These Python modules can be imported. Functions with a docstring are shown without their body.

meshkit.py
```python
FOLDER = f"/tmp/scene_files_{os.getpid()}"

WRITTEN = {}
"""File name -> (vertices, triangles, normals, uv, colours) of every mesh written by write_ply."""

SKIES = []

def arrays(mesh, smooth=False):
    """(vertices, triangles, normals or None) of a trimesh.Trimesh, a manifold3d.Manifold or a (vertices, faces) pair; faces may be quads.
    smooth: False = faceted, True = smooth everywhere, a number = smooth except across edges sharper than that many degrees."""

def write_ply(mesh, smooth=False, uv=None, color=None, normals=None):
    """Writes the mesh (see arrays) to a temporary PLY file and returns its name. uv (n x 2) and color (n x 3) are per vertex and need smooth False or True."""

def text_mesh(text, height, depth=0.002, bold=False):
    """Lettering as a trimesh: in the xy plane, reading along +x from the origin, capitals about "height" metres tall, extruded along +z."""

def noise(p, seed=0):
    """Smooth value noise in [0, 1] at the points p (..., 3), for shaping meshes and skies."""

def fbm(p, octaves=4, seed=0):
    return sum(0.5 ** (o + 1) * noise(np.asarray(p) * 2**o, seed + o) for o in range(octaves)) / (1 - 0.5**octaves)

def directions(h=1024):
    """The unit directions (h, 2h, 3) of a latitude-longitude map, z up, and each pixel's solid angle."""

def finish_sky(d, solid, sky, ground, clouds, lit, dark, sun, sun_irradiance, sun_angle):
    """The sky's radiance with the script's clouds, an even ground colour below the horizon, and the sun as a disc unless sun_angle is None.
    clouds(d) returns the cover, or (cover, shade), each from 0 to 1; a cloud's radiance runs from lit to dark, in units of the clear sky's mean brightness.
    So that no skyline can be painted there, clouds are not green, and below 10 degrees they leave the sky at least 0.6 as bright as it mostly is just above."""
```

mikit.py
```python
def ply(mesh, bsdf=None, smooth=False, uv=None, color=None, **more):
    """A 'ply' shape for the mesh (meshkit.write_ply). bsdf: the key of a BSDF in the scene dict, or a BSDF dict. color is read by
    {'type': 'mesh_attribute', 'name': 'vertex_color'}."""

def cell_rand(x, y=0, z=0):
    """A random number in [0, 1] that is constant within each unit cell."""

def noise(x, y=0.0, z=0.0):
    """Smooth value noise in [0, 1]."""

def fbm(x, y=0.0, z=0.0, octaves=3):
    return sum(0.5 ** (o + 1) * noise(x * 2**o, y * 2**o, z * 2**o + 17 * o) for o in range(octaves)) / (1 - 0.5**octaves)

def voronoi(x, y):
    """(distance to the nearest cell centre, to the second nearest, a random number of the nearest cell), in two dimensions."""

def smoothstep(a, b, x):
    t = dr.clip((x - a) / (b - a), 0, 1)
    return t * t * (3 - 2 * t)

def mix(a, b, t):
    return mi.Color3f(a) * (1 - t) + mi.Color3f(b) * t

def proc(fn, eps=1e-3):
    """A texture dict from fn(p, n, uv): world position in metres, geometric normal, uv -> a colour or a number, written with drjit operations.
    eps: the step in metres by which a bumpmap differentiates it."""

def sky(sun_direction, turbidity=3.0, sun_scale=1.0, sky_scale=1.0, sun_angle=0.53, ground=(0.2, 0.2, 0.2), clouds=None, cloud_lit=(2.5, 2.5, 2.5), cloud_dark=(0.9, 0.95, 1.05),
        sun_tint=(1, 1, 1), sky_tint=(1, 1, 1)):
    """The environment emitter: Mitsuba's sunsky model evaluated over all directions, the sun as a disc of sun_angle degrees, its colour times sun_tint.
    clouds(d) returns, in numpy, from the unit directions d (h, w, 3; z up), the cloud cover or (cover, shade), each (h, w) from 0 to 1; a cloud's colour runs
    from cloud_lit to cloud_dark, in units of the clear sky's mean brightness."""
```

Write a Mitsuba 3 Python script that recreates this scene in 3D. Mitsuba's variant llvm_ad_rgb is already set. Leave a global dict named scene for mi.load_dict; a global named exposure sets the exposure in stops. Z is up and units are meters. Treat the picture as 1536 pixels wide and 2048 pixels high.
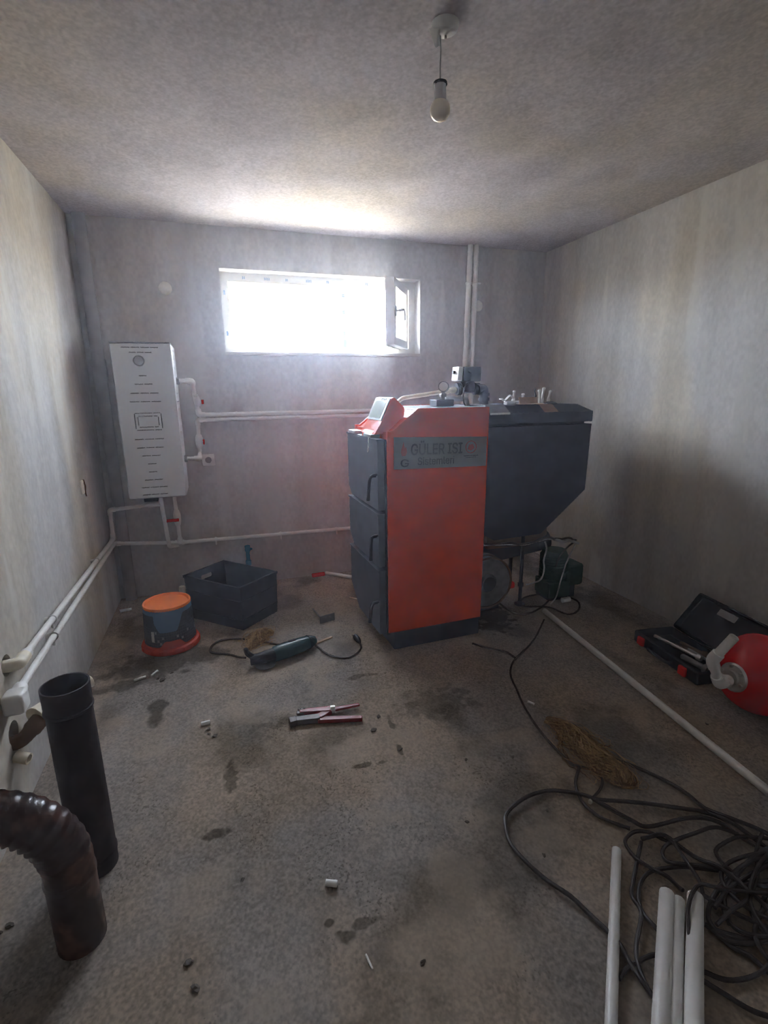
import math
import numpy as np
import drjit as dr
import mitsuba as mi
import trimesh
import manifold3d as m3
from shapely.geometry import Polygon
import mikit
import meshkit
from mikit import proc, noise, fbm, smoothstep, mix, cell_rand, voronoi

T = mi.ScalarTransform4f
scene, labels = {}, {}

# ------------------------------------------------------------------ camera, sky, exposure
FOCAL = 1005.8                                   # pixels of the 1536 x 2048 frame
YAW, PITCH, ROLL = 0.3114, 0.2388, -0.0123
_cy, _sy, _cp, _sp = math.cos(YAW), math.sin(YAW), math.cos(PITCH), math.sin(PITCH)
_fw = np.array([_sy * _cp, _cy * _cp, -_sp])
_rt = np.array([_cy, -_sy, 0.0])
_up = -math.sin(ROLL) * _rt + math.cos(ROLL) * np.cross(_rt, _fw)
EYE = np.array([0.0, 0.0, 1.5])
scene['camera'] = {'type': 'perspective', 'fov': math.degrees(2 * math.atan(768 / FOCAL)), 'fov_axis': 'x', 'near_clip': 0.02,
                   'to_world': T().look_at(origin=EYE.tolist(), target=(EYE + _fw).tolist(), up=_up.tolist()),
                   'medium': {'type': 'ref', 'id': 'haze_air'}}
# bright overcast day; the light ground outside throws warm light up through the window
scene['sky'] = mikit.sky((0.5, -0.5, 0.7), turbidity=4, sun_scale=0.0, sky_scale=30, ground=(0.54, 0.465, 0.355),
                         clouds=lambda d: (0.93 + 0 * d[..., 0], 0 * d[..., 0]), cloud_lit=(0.91, 1.0, 1.13), cloud_dark=(0.9, 0.95, 1.05))
exposure = 4.45
# dusty air of the room: scatters the window light forward
scene['haze_air'] = {'type': 'homogeneous', 'albedo': {'type': 'rgb', 'value': (0.78, 0.86, 1.0)}, 'sigma_t': 0.019,
                     'phase': {'type': 'hg', 'g': 0.72}}

# ------------------------------------------------------------------ room measures
XL, XR, YB, YF, ZC = -0.8055, 2.7214, 3.9467, -0.95, 2.5968
WX0, WX1, WZ0, WZ1 = 0.091, 1.591, 1.776, 2.331

# ------------------------------------------------------------------ materials
def rgb(*v):
    return {'type': 'rgb', 'value': tuple(v)}


def two(b):
    return {'type': 'twosided', 'bsdf': b}


def plain(key, col, rough=0.5, metallic=0.0, spec=0.5, grain=0.12, scale=40.0, bump=0.0, coat=0.0):
    """A surface of one colour with a little procedural mottling."""
    c = tuple(col)

    def f(p, n, uv):
        t = fbm(p.x * scale, p.y * scale, p.z * scale, 2)
        return mi.Color3f(c) * (1.0 - grain + 2 * grain * t)
    b = {'type': 'principled', 'base_color': proc(f), 'roughness': rough, 'metallic': metallic, 'specular': spec}
    if coat:
        b['clearcoat'] = coat
        b['clearcoat_gloss'] = 0.9
    if bump:
        def g(p, n, uv):
            return fbm(p.x * scale * 2, p.y * scale * 2, p.z * scale * 2, 2)
        b = {'type': 'bumpmap', 'arbitrary': proc(g), 'scale': bump, 'bsdf': b}
    scene[key] = two(b)
    return key


def flat(key, col, rough=0.5, metallic=0.0):
    scene[key] = two({'type': 'principled', 'base_color': rgb(*col), 'roughness': rough, 'metallic': metallic})
    return key


def noise2(x, y, k=0):
    """Smooth value noise in the plane, in [0, 1]."""
    x, y = mi.Float(x), mi.Float(y)
    i, j = dr.floor(x), dr.floor(y)
    u, v = x - i, y - j
    u, v = u * u * (3 - 2 * u), v * v * (3 - 2 * v)
    a = mi.UInt32(mi.Int32(i) + 1000000) * 374761393 + mi.UInt32((k * 2147483647 + 12345) & 0xFFFFFFFF)
    b = mi.UInt32(mi.Int32(j) + 1000000) * 668265263

    def r(h):
        h = (h ^ (h >> 13)) * 1274126177
        return mi.Float((h ^ (h >> 16)) & 0xFFFFFF) * (1.0 / 16777215.0)
    a1, b1 = a + 374761393, b + 668265263
    return dr.lerp(dr.lerp(r(a + b), r(a1 + b), u), dr.lerp(r(a + b1), r(a1 + b1), u), v)


def fbm2(x, y, k=0, octaves=3):
    return sum(0.5 ** (o + 1) * noise2(x * 2 ** o, y * 2 ** o, k + 31 * o) for o in range(octaves)) / (1 - 0.5 ** octaves)


def wall_col(p, n, uv):
    h = p.x * 0.8 + p.y                       # runs along every wall
    streak = fbm2(h * 7.0, p.z * 0.9, 3, 4)
    broad = fbm2(h * 1.3, p.z * 0.8, 9, 3)
    fine = fbm2(h * 70, p.z * 40, 5, 2)
    v = 1.0 + 0.34 * (broad - 0.5) + 0.38 * (streak - 0.5) + 0.18 * (fine - 0.5)
    warm = smoothstep(0.40, 0.66, fbm2(h * 1.9, p.z * 1.0, 21, 3))
    c = mix((0.405, 0.388, 0.372), (0.432, 0.390, 0.328), warm)
    pale = smoothstep(0.60, 0.74, fbm2(h * 8, p.z * 1.4, 41, 3))
    return mix(c * v, (0.47, 0.455, 0.42), pale * 0.5)


def wall_bump(p, n, uv):
    h = p.x * 0.8 + p.y
    return fbm2(h * 60, p.z * 34, 6, 2) + 1.6 * fbm2(h * 11, p.z * 4, 1, 2)


def ceil_col(p, n, uv):
    a = fbm2(p.x * 0.9, p.y * 1.8, 2, 3)
    b = fbm2(p.x * 4 + 3 * a, p.y * 2.4, 7, 4)
    c = fbm2(p.x * 90, p.y * 80, 1, 2)
    v = 1.0 + 0.30 * (a - 0.5) + 0.40 * (b - 0.5) + 0.34 * (c - 0.5)
    w = smoothstep(0.36, 0.68, fbm2(p.x * 1.5, p.y * 1.5, 31, 3))
    return mix((0.428, 0.400, 0.424), (0.442, 0.398, 0.364), w) * v


def ceil_bump(p, n, uv):
    return fbm2(p.x * 50, p.y * 38, 3, 3) + 1.5 * fbm2(p.x * 9, p.y * 4, 5, 2)


def spot(p, x, y, rx, ry, rag):
    """1 inside a blotch whose outline is ragged by the noise rag."""
    d = dr.sqrt(dr.square((p.x - x) / rx) + dr.square((p.y - y) / ry)) + rag
    return 1 - smoothstep(0.60, 1.12, d)


def floor_col(p, n, uv):
    a = fbm2(p.x * 1.6, p.y * 1.3, 4, 4)
    b = fbm2(p.x * 6.5, p.y * 4.0, 8, 4)
    g = fbm2(p.x * 130, p.y * 120, 2, 2)
    v = 1.0 + 0.46 * (a - 0.5) + 0.42 * (b - 0.5) + 0.62 * (g - 0.5)
    w = smoothstep(0.34, 0.66, fbm2(p.x * 2.6, p.y * 2.2, 17, 4))
    c = mix((0.226, 0.202, 0.182), (0.262, 0.210, 0.164), w) * v
    # dark trodden grease patches and paler scraped ones
    dark = smoothstep(0.54, 0.74, fbm2(p.x * 3.2 + 5, p.y * 2.6, 27, 5))
    c = c * (1 - 0.42 * dark)
    pale = smoothstep(0.56, 0.76, fbm2(p.x * 5.1, p.y * 6.0, 51, 5))
    c = mix(c, (0.32, 0.262, 0.205), 0.45 * pale)
    speck = smoothstep(0.74, 0.82, noise2(p.x * 160, p.y * 150, 3)) * smoothstep(0.5, 0.7, fbm2(p.x * 6, p.y * 6, 9, 3))
    c = c * (1 - 0.35 * speck)
    # spilled water by the bucket and drips towards the camera
    rag = 1.3 * (fbm2(p.x * 14, p.y * 14, 61, 4) - 0.5)
    wet = dr.maximum(spot(p, -0.48, 2.83, 0.30, 0.16, rag), spot(p, -0.28, 2.88, 0.24, 0.13, rag))
    wet = dr.maximum(wet, spot(p, -0.58, 2.68, 0.16, 0.07, rag))
    wet = dr.maximum(wet, spot(p, -0.40, 2.38, 0.045, 0.15, rag))
    c = c * (1 - 0.60 * wet)
    # grease spots, scuffs and soot
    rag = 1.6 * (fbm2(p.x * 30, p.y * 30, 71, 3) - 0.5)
    for x, y, rx, ry, k in ((-0.076, 1.816, .025, .085, .55), (-0.125, 1.55, .05, .03, .6), (0.225, 1.085, .03, .02, .6), (0.27, 1.10, .05, .015, .5), (0.185, 1.134, .016, .012, .6),
                            (0.444, 1.711, .04, .014, .55), (0.62, 1.745, .012, .04, .6), (0.60, 2.35, .09, .025, .45), (0.64, 1.93, .015, .05, .5), (0.52, 1.70, .03, .012, .5),
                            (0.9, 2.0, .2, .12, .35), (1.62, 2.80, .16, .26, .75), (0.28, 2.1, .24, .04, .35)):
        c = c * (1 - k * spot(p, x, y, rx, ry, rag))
    return c


def floor_bump(p, n, uv):
    return fbm2(p.x * 80, p.y * 80, 1, 3) + 1.2 * fbm2(p.x * 14, p.y * 12, 5, 3)


scene['wall_plaster'] = two({'type': 'bumpmap', 'arbitrary': proc(wall_bump), 'scale': 0.0022, 'bsdf': {'type': 'diffuse', 'reflectance': proc(wall_col)}})
scene['ceiling_plaster'] = two({'type': 'bumpmap', 'arbitrary': proc(ceil_bump), 'scale': 0.0025, 'bsdf': {'type': 'diffuse', 'reflectance': proc(ceil_col)}})
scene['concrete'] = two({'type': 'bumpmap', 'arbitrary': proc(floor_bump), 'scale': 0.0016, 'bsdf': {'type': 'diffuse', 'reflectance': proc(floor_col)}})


def rust_col(p, n, uv):
    t = fbm(p.x * 16, p.y * 16, p.z * 11, 4)
    s = fbm(p.x * 50, p.y * 50, p.z * 50, 2)
    return mix((0.024, 0.014, 0.016), (0.070, 0.030, 0.022), smoothstep(0.45, 0.68, t)) * (0.7 + 0.6 * s)


def stove_col(p, n, uv):
    t = fbm(p.x * 12, p.y * 12, p.z * 9, 4)
    return mix((0.016, 0.013, 0.017), (0.030, 0.021, 0.025), smoothstep(0.42, 0.7, t))


scene['rusty_iron'] = two({'type': 'principled', 'base_color': proc(rust_col), 'roughness': 0.32, 'specular': 0.6})
scene['stove_enamel'] = two({'type': 'principled', 'base_color': proc(stove_col), 'roughness': 0.55, 'specular': 0.25})


def pail_col(p, n, uv):
    """uv.x: angle in turns, uv.y: 0 at the rim on the floor .. 1 at the upturned base."""
    a, h = uv.x, uv.y
    blue = (0.075, 0.145, 0.23)
    scal = 0.44 + 0.40 * smoothstep(0.14, 0.36, dr.abs(a * 3 - dr.floor(a * 3) - 0.265))
    col = mi.Color3f(0.035, 0.042, 0.055) * (0.7 + 0.6 * noise(a * 60, h * 20, 1.0))
    gx, gy = a * 66, h * 15
    frame = (gx - dr.floor(gx) < 0.10) | (gy - dr.floor(gy) < 0.12)
    tile = cell_rand(gx, gy, 5)
    col = dr.select(frame & (h < 0.58), mi.Color3f(0.075, 0.08, 0.09), col)
    col = dr.select((tile > 0.93) & (h < 0.5) & ~frame, mi.Color3f(0.20, 0.20, 0.20), col)
    swatch = (dr.abs(a - 0.652) < 0.011) & (h > 0.20) & (h < 0.46)
    col = dr.select(swatch, mi.Color3f(0.42, 0.40, 0.37), col)
    col = dr.select(h > scal, mi.Color3f(blue), col)
    low = 0.22 - 0.14 * smoothstep(0.12, 0.26, dr.abs(a * 3 - dr.floor(a * 3) - 0.33))
    return dr.select(h < low, mi.Color3f(0.44, 0.055, 0.030), col)


scene['pail_print'] = two({'type': 'principled', 'base_color': proc(pail_col), 'roughness': 0.4})

plain('hemp_brown', (0.20, 0.118, 0.065), 0.9, grain=0.35, scale=30)
plain('hemp_gold', (0.38, 0.25, 0.12), 0.9, grain=0.3, scale=30)
plain('hemp_red', (0.13, 0.065, 0.042), 0.9, grain=0.3, scale=30)
white_plastic = plain('white_plastic', (0.64, 0.63, 0.61), 0.35, grain=0.06)
cream_plastic = plain('cream_plastic', (0.68, 0.62, 0.50), 0.45, grain=0.10)
white_enamel = plain('white_enamel', (0.60, 0.61, 0.62), 0.28, grain=0.03, scale=6)
drain_paint = plain('grey_paint', (0.27, 0.265, 0.265), 0.7, grain=0.2, scale=12)
red_enamel = plain('red_enamel', (0.60, 0.058, 0.026), 0.42, grain=0.06, scale=9)
red_console = plain('red_console', (0.56, 0.050, 0.026), 0.25, grain=0.05, scale=9)
red_tank = plain('red_tank_paint', (0.47, 0.010, 0.014), 0.26, grain=0.08, scale=9)
red_part = plain('red_part', (0.52, 0.022, 0.022), 0.4)
red_tool = plain('red_tool_paint', (0.17, 0.016, 0.020), 0.38, grain=0.3, scale=60)
black_metal = plain('black_metal', (0.020, 0.024, 0.036), 0.5, spec=0.4, grain=0.18, scale=14)
hopper_paint = plain('hopper_paint', (0.013, 0.018, 0.034), 0.6, spec=0.3, grain=0.2, scale=10)
door_paint = plain('door_paint', (0.052, 0.062, 0.080), 0.5, grain=0.15, scale=12)
black_plastic = plain('black_plastic', (0.018, 0.021, 0.029), 0.55, spec=0.35, grain=0.15)
crate_plastic = plain('crate_plastic', (0.016, 0.021, 0.034), 0.5, spec=0.4, grain=0.2, scale=18)
rubber = plain('rubber_cable', (0.030, 0.025, 0.026), 0.5, grain=0.3, scale=60)
steel = plain('bare_steel', (0.55, 0.54, 0.52), 0.3, metallic=0.9, grain=0.15)
dull_steel = plain('dull_steel', (0.20, 0.20, 0.205), 0.45, metallic=0.5, grain=0.25, scale=30)
worn_steel = plain('worn_steel', (0.075, 0.062, 0.060), 0.45, metallic=0.2, grain=0.3, scale=50)
boiler_grey = plain('boiler_grey', (0.36, 0.36, 0.37), 0.35, grain=0.08)
lamp_grey = plain('lamp_grey', (0.46, 0.44, 0.43), 0.5)
grey_plastic = plain('grey_plastic', (0.30, 0.30, 0.31), 0.5)
plate_grey = plain('plate_grey', (0.150, 0.160, 0.158), 0.5, grain=0.06)
plate_ink = flat('plate_ink', (0.020, 0.026, 0.040), 0.5)
plate_red = flat('plate_red', (0.26, 0.040, 0.035), 0.5)
screen_glass = flat('screen_glass', (0.30, 0.34, 0.30), 0.12)
motor_green = plain('motor_green', (0.014, 0.036, 0.032), 0.45, grain=0.2)
grinder_green = plain('grinder_green', (0.016, 0.046, 0.055), 0.32, grain=0.15)
orange_plastic = plain('orange_plastic', (0.86, 0.225, 0.06), 0.45, grain=0.06, scale=14)
red_lid = plain('red_lid', (0.42, 0.045, 0.025), 0.42, grain=0.1)
cardboard = plain('cardboard', (0.42, 0.30, 0.22), 0.8, grain=0.2)
brown_tape = plain('brown_tape', (0.12, 0.062, 0.048), 0.3)
rust_sheet = plain('rust_sheet', (0.10, 0.058, 0.040), 0.6, grain=0.35, scale=16)
blue_valve = plain('blue_plastic', (0.04, 0.15, 0.24), 0.4)
pvc = plain('pvc_frame', (0.46, 0.43, 0.385), 0.4, grain=0.03)
film_ink = flat('film_ink', (0.16, 0.22, 0.30), 0.5)
bulb_glass = plain('opal_glass', (0.84, 0.76, 0.62), 0.2, grain=0.02)
chip_mat = plain('mortar_chip', (0.10, 0.085, 0.075), 0.9, grain=0.3)
hole_dark = plain('raw_masonry', (0.09, 0.08, 0.072), 0.95, grain=0.4)
scene['window_glass'] = {'type': 'thindielectric', 'int_ior': 1.5}
scene['clear_film'] = {'type': 'thindielectric', 'int_ior': 1.5}

# ------------------------------------------------------------------ mesh helpers
def tm(m):
    if hasattr(m, 'to_mesh'):
        a = m.to_mesh()
        return trimesh.Trimesh(a.vert_properties[:, :3], a.tri_verts, process=False)
    return m


def cat(*ms):
    return trimesh.util.concatenate([tm(m) for m in ms])


def box(x0, x1, y0, y1, z0, z1):
    b = trimesh.creation.box((x1 - x0, y1 - y0, z1 - z0))
    b.apply_translation(((x0 + x1) / 2, (y0 + y1) / 2, (z0 + z1) / 2))
    return b


def mbox(x0, x1, y0, y1, z0, z1):
    return m3.Manifold.cube((x1 - x0, y1 - y0, z1 - z0)).translate((x0, y0, z0))


def rbox(x0, x1, y0, y1, z0, z1, r=0.004, n=8):
    """A box with rounded edges."""
    s = m3.Manifold.sphere(r, n)
    return m3.Manifold.batch_hull([s.translate((x, y, z)) for x in (x0 + r, x1 - r) for y in (y0 + r, y1 - r) for z in (z0 + r, z1 - r)])


def extr(poly, h, bevel=0.0):
    """Polygon in (a, b) extruded along c; as a manifold."""
    cs = m3.CrossSection([np.asarray(poly, float)])
    return m3.Manifold.extrude(cs, h)


def xz(poly, y0, y1):
    """Polygon in (x, z) extruded along y from y0 to y1."""
    p = np.asarray(poly, float)
    if 0.5 * np.sum(p[:, 0] * np.roll(p[:, 1], -1) - p[:, 1] * np.roll(p[:, 0], -1)) < 0:
        p = p[::-1]
    return extr(p, y1 - y0).rotate((90, 0, 0)).translate((0, y1, 0))


def yz(poly, x0, x1):
    """Polygon in (y, z) extruded along x."""
    p = np.asarray(poly, float)
    if 0.5 * np.sum(p[:, 0] * np.roll(p[:, 1], -1) - p[:, 1] * np.roll(p[:, 0], -1)) < 0:
        p = p[::-1]
    return extr(p, x1 - x0).rotate((90, 0, 90)).translate((x0, 0, 0))


def spline(pts, n=8):
    p = np.asarray(pts, float)
    if len(p) < 3:
        return p
    q = np.vstack([2 * p[0] - p[1], p, 2 * p[-1] - p[-2]])
    out = []
    for i in range(1, len(q) - 2):
        t = np.linspace(0, 1, n, endpoint=False)[:, None]
        a, b, c, d = q[i - 1:i + 3]
        out.append(0.5 * (2 * b + (c - a) * t + (2 * a - 5 * b + 4 * c - d) * t ** 2 + (3 * b - a - 3 * c + d) * t ** 3))
    return np.vstack(out + [p[-1:]])


def fillet(pts, r, n=6):
    """A polyline with its corners rounded."""
    p = [np.asarray(a, float) for a in pts]
    out = [p[0]]
    for a, b, c in zip(p, p[1:], p[2:]):
        u, v = a - b, c - b
        lu, lv = np.linalg.norm(u), np.linalg.norm(v)
        k = min(r, lu * 0.45, lv * 0.45)
        s, e = b + u / lu * k, b + v / lv * k
        for t in np.linspace(0, 1, n):
            out.append((1 - t) ** 2 * s + 2 * t * (1 - t) * b + t ** 2 * e)
    return np.array(out + [p[-1]])


def tube(path, r, n=12, caps=True, inner=None):
    """A swept tube; r is one radius or one per point. inner: radius of an open bore."""
    p = np.asarray(path, float)
    keep = np.r_[True, np.linalg.norm(np.diff(p, axis=0), axis=1) > 1e-6]
    r = np.atleast_1d(np.asarray(r, float))
    r = np.interp(np.linspace(0, 1, len(p)), np.linspace(0, 1, len(r)), r)[keep] if len(r) > 1 else np.full(len(p), r[0])[keep]
    p = p[keep]
    t = np.gradient(p, axis=0)
    t /= np.linalg.norm(t, axis=1)[:, None]
    u = np.cross(t[0], [0, 0, 1] if abs(t[0][2]) < 0.9 else [1, 0, 0])
    u /= np.linalg.norm(u)
    us = []
    for k in range(len(p)):
        u = u - t[k] * (u @ t[k])
        u /= np.linalg.norm(u)
        us.append(u)
    us = np.array(us)
    vs = np.cross(t, us)
    th = np.arange(n) / n * 2 * np.pi

    def skin(rad):
        return (p[:, None] + rad[:, None, None] * (np.cos(th)[None, :, None] * us[:, None] + np.sin(th)[None, :, None] * vs[:, None])).reshape(-1, 3)
    m, i = len(p), np.arange(n)
    j = (i + 1) % n
    quads = []
    for k in range(m - 1):
        a, b = k * n, (k + 1) * n
        quads += [np.stack([a + i, a + j, b + j], 1), np.stack([a + i, b + j, b + i], 1)]
    f = np.vstack(quads)
    v = skin(r)
    if inner:
        w = skin(np.minimum(r - 0.0005, inner + 0 * r))
        o = len(v)
        ring = []
        for k, flip in ((0, True), (m - 1, False)):
            a = k * n
            x = np.vstack([np.stack([a + i, a + j, o + a + j], 1), np.stack([a + i, o + a + j, o + a + i], 1)])
            ring.append(x[:, ::-1] if flip else x)
        f = np.vstack([f, f[:, ::-1] + o] + ring)
        v = np.vstack([v, w])
    elif caps:
        o = len(v)
        v = np.vstack([v, p[:1], p[-1:]])
        f = np.vstack([f, np.stack([i * 0 + o, j, i], 1), np.stack([i * 0 + o + 1, (m - 1) * n + i, (m - 1) * n + j], 1)])
    return trimesh.Trimesh(v, f, process=False)


def cyl(a, b, r, n=20, r2=None):
    a, b = np.asarray(a, float), np.asarray(b, float)
    return tube([a, b], [r, r if r2 is None else r2], n)


def lathe(prof, n=32, at=(0, 0, 0), axis=(0, 0, 1)):
    """Profile of (radius, height) turned about an axis."""
    m = trimesh.creation.revolve(np.asarray(prof, float), sections=n)
    m.apply_transform(trimesh.geometry.align_vectors([0, 0, 1], np.asarray(axis, float) / np.linalg.norm(axis)))
    m.apply_translation(at)
    return m


def ball(c, r, sub=2):
    s = trimesh.creation.icosphere(sub, 1.0)
    s.apply_scale(r)
    s.apply_translation(c)
    return s


def turned(mesh, ang, at, axis=(0, 0, 1)):
    m = tm(mesh).copy()
    m.apply_transform(trimesh.transformations.rotation_matrix(math.radians(ang), axis, at))
    return m


def moved(mesh, d):
    m = tm(mesh).copy()
    m.apply_translation(d)
    return m


def add(key, mesh, mat, smooth=32, label=None, cat_=None, group=None, kind=None, **more):
    base, k = key, 0
    while key in scene:
        k += 1
        key = f'{base}_{k:03d}'
    scene[key] = mikit.ply(tm(mesh), mat, smooth=smooth, **more)
    note(key, label, cat_, group, kind)
    return key


def note(key, label=None, cat_=None, group=None, kind=None):
    d = {k: v for k, v in (('label', label), ('category', cat_), ('group', group), ('kind', kind)) if v}
    if d:
        labels[key] = d


rng = np.random.default_rng(7)

# ------------------------------------------------------------------ the room
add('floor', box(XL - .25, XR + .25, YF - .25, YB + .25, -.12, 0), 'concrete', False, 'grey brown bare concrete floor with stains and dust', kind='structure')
add('ceiling', box(XL - .25, XR + .25, YF - .25, YB + .25, ZC, ZC + .15), 'ceiling_plaster', False, 'rough grey plastered ceiling', kind='structure')
wl = mbox(XL - .25, XL, YF, YB + .25, 0, ZC)
for y, z, r in ((1.985, .545, .045), (1.935, .30, .05)):
    wl = wl - m3.Manifold.cylinder(.12, r, r * .8, 14).rotate((0, 90, 0)).translate((XL - .06, y, z))
add('wall_left', wl, 'wall_plaster', False, 'rough grey plastered wall on the left with white pipes', kind='structure')
add('wall_right', box(XR, XR + .25, YF, YB + .25, 0, ZC), 'wall_plaster', False, 'rough grey plastered wall on the right', kind='structure')
add('wall_rear', box(XL, XR, YF - .25, YF, 0, ZC), 'wall_plaster', False, 'grey plastered wall behind the camera', kind='structure')
wb = mbox(XL, XR, YB, YB + .25, 0, ZC) - mbox(WX0, WX1, YB - .1, YB + .4, WZ0, WZ1)
add('wall_back', wb, 'wall_plaster', False, 'grey plastered back wall with the high window', kind='structure')
add('dust_haze', box(XL - .1, XR + .1, YF - .1, YB + .115, -.05, ZC + .05), {'type': 'null'}, False, 'thin bluish haze of dust in the room air', 'haze', kind='stuff', interior={'type': 'ref', 'id': 'haze_air'})

# window: frame set back in the opening, fixed pane left, casement on the right swung into the room
FY0, FY1 = YB + .12, YB + .18
frame = mbox(WX0, WX1, FY0, FY1, WZ0, WZ1) - mbox(WX0 + .055, .976, FY0 - .1, FY1 + .1, WZ0 + .05, WZ1 - .06) - mbox(1.028, WX1 - .05, FY0 - .1, FY1 + .1, WZ0 + .05, WZ1 - .06)
note('window_1', 'white plastic window high on the back wall with its right sash open', kind='structure')
add('window_1__frame', frame, pvc, False)
add('window_1__pane', box(WX0 + .055, .976, FY0 + .03, FY0 + .031, WZ0 + .05, WZ1 - .06), 'window_glass', False)
for k in range(7):                                     # print on the protective film of the frame: illegible dashes
    x = WX0 + .16 + k * .155
    if abs(x - 1.0) > .04 and x < 1.2:
        add('window_1__film_print', cat(*[box(x + j * .011, x + j * .011 + .006, FY0 - .0012, FY0 + .001, WZ1 - .040, WZ1 - .022) for j in range(4 if k % 2 else 2)]), film_ink, False)
for z in (1.84, 1.90, 2.08, 2.20):
    add('window_1__film_print', cat(*[box(.99, 1.008, FY0 - .0012, FY0 + .001, z + j * .012, z + j * .012 + .007) for j in range(4 if z < 2 else 2)]), film_ink, False)
add('window_1__film_print', box(.992, 1.014, FY0 - .0016, FY0 + .001, 1.83, 1.885), film_ink, False)
for z in (1.90, 2.18):
    add('window_1__film_print', box(WX0 + .02, WX0 + .032, FY0 - .0012, FY0 + .001, z, z + .03), film_ink, False)
add('window_1__sill', rbox(WX0 - .005, WX1 + .005, YB - .012, FY0, WZ0 - .022, WZ0 + .002, .003), pvc, 32)
hx, hy, ang = WX1 - .052, FY0 + .012, 58
sash = mbox(-.50, 0, 0, .055, WZ0 + .045, WZ1 - .05) - mbox(-.445, -.055, -.1, .1, WZ0 + .10, WZ1 - .105)
sash = sash + (mbox(-.50, 0, .055, .067, WZ0 + .035, WZ1 - .04) - mbox(-.455, -.045, 0, .1, WZ0 + .09, WZ1 - .095))


def on_sash(m):
    return moved(turned(m, ang, (0, 0, 0)), (hx, hy, 0))


add('window_1__sash', on_sash(sash), pvc, False)
add('window_1__sash__pane', on_sash(box(-.445, -.055, .026, .027, WZ0 + .10, WZ1 - .105)), 'window_glass', False)
hz = (WZ0 + WZ1) / 2
add('window_1__sash__handle', on_sash(cat(rbox(-.488, -.462, -.012, .0, hz - .035, hz + .035), tube(spline([(-.475, -.008, hz), (-.475, -.05, hz + .005), (-.44, -.056, hz + .008), (-.39, -.052, hz - .012), (-.37, -.05, hz - .05)], 6), .008, 10))), grey_plastic, 32)
for z in (WZ0 + .09, WZ1 - .12):
    add('window_1__hinge', cyl((hx + .01, hy - .014, z), (hx + .01, hy - .014, z + .06), .010, 12), pvc, 32)

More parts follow.
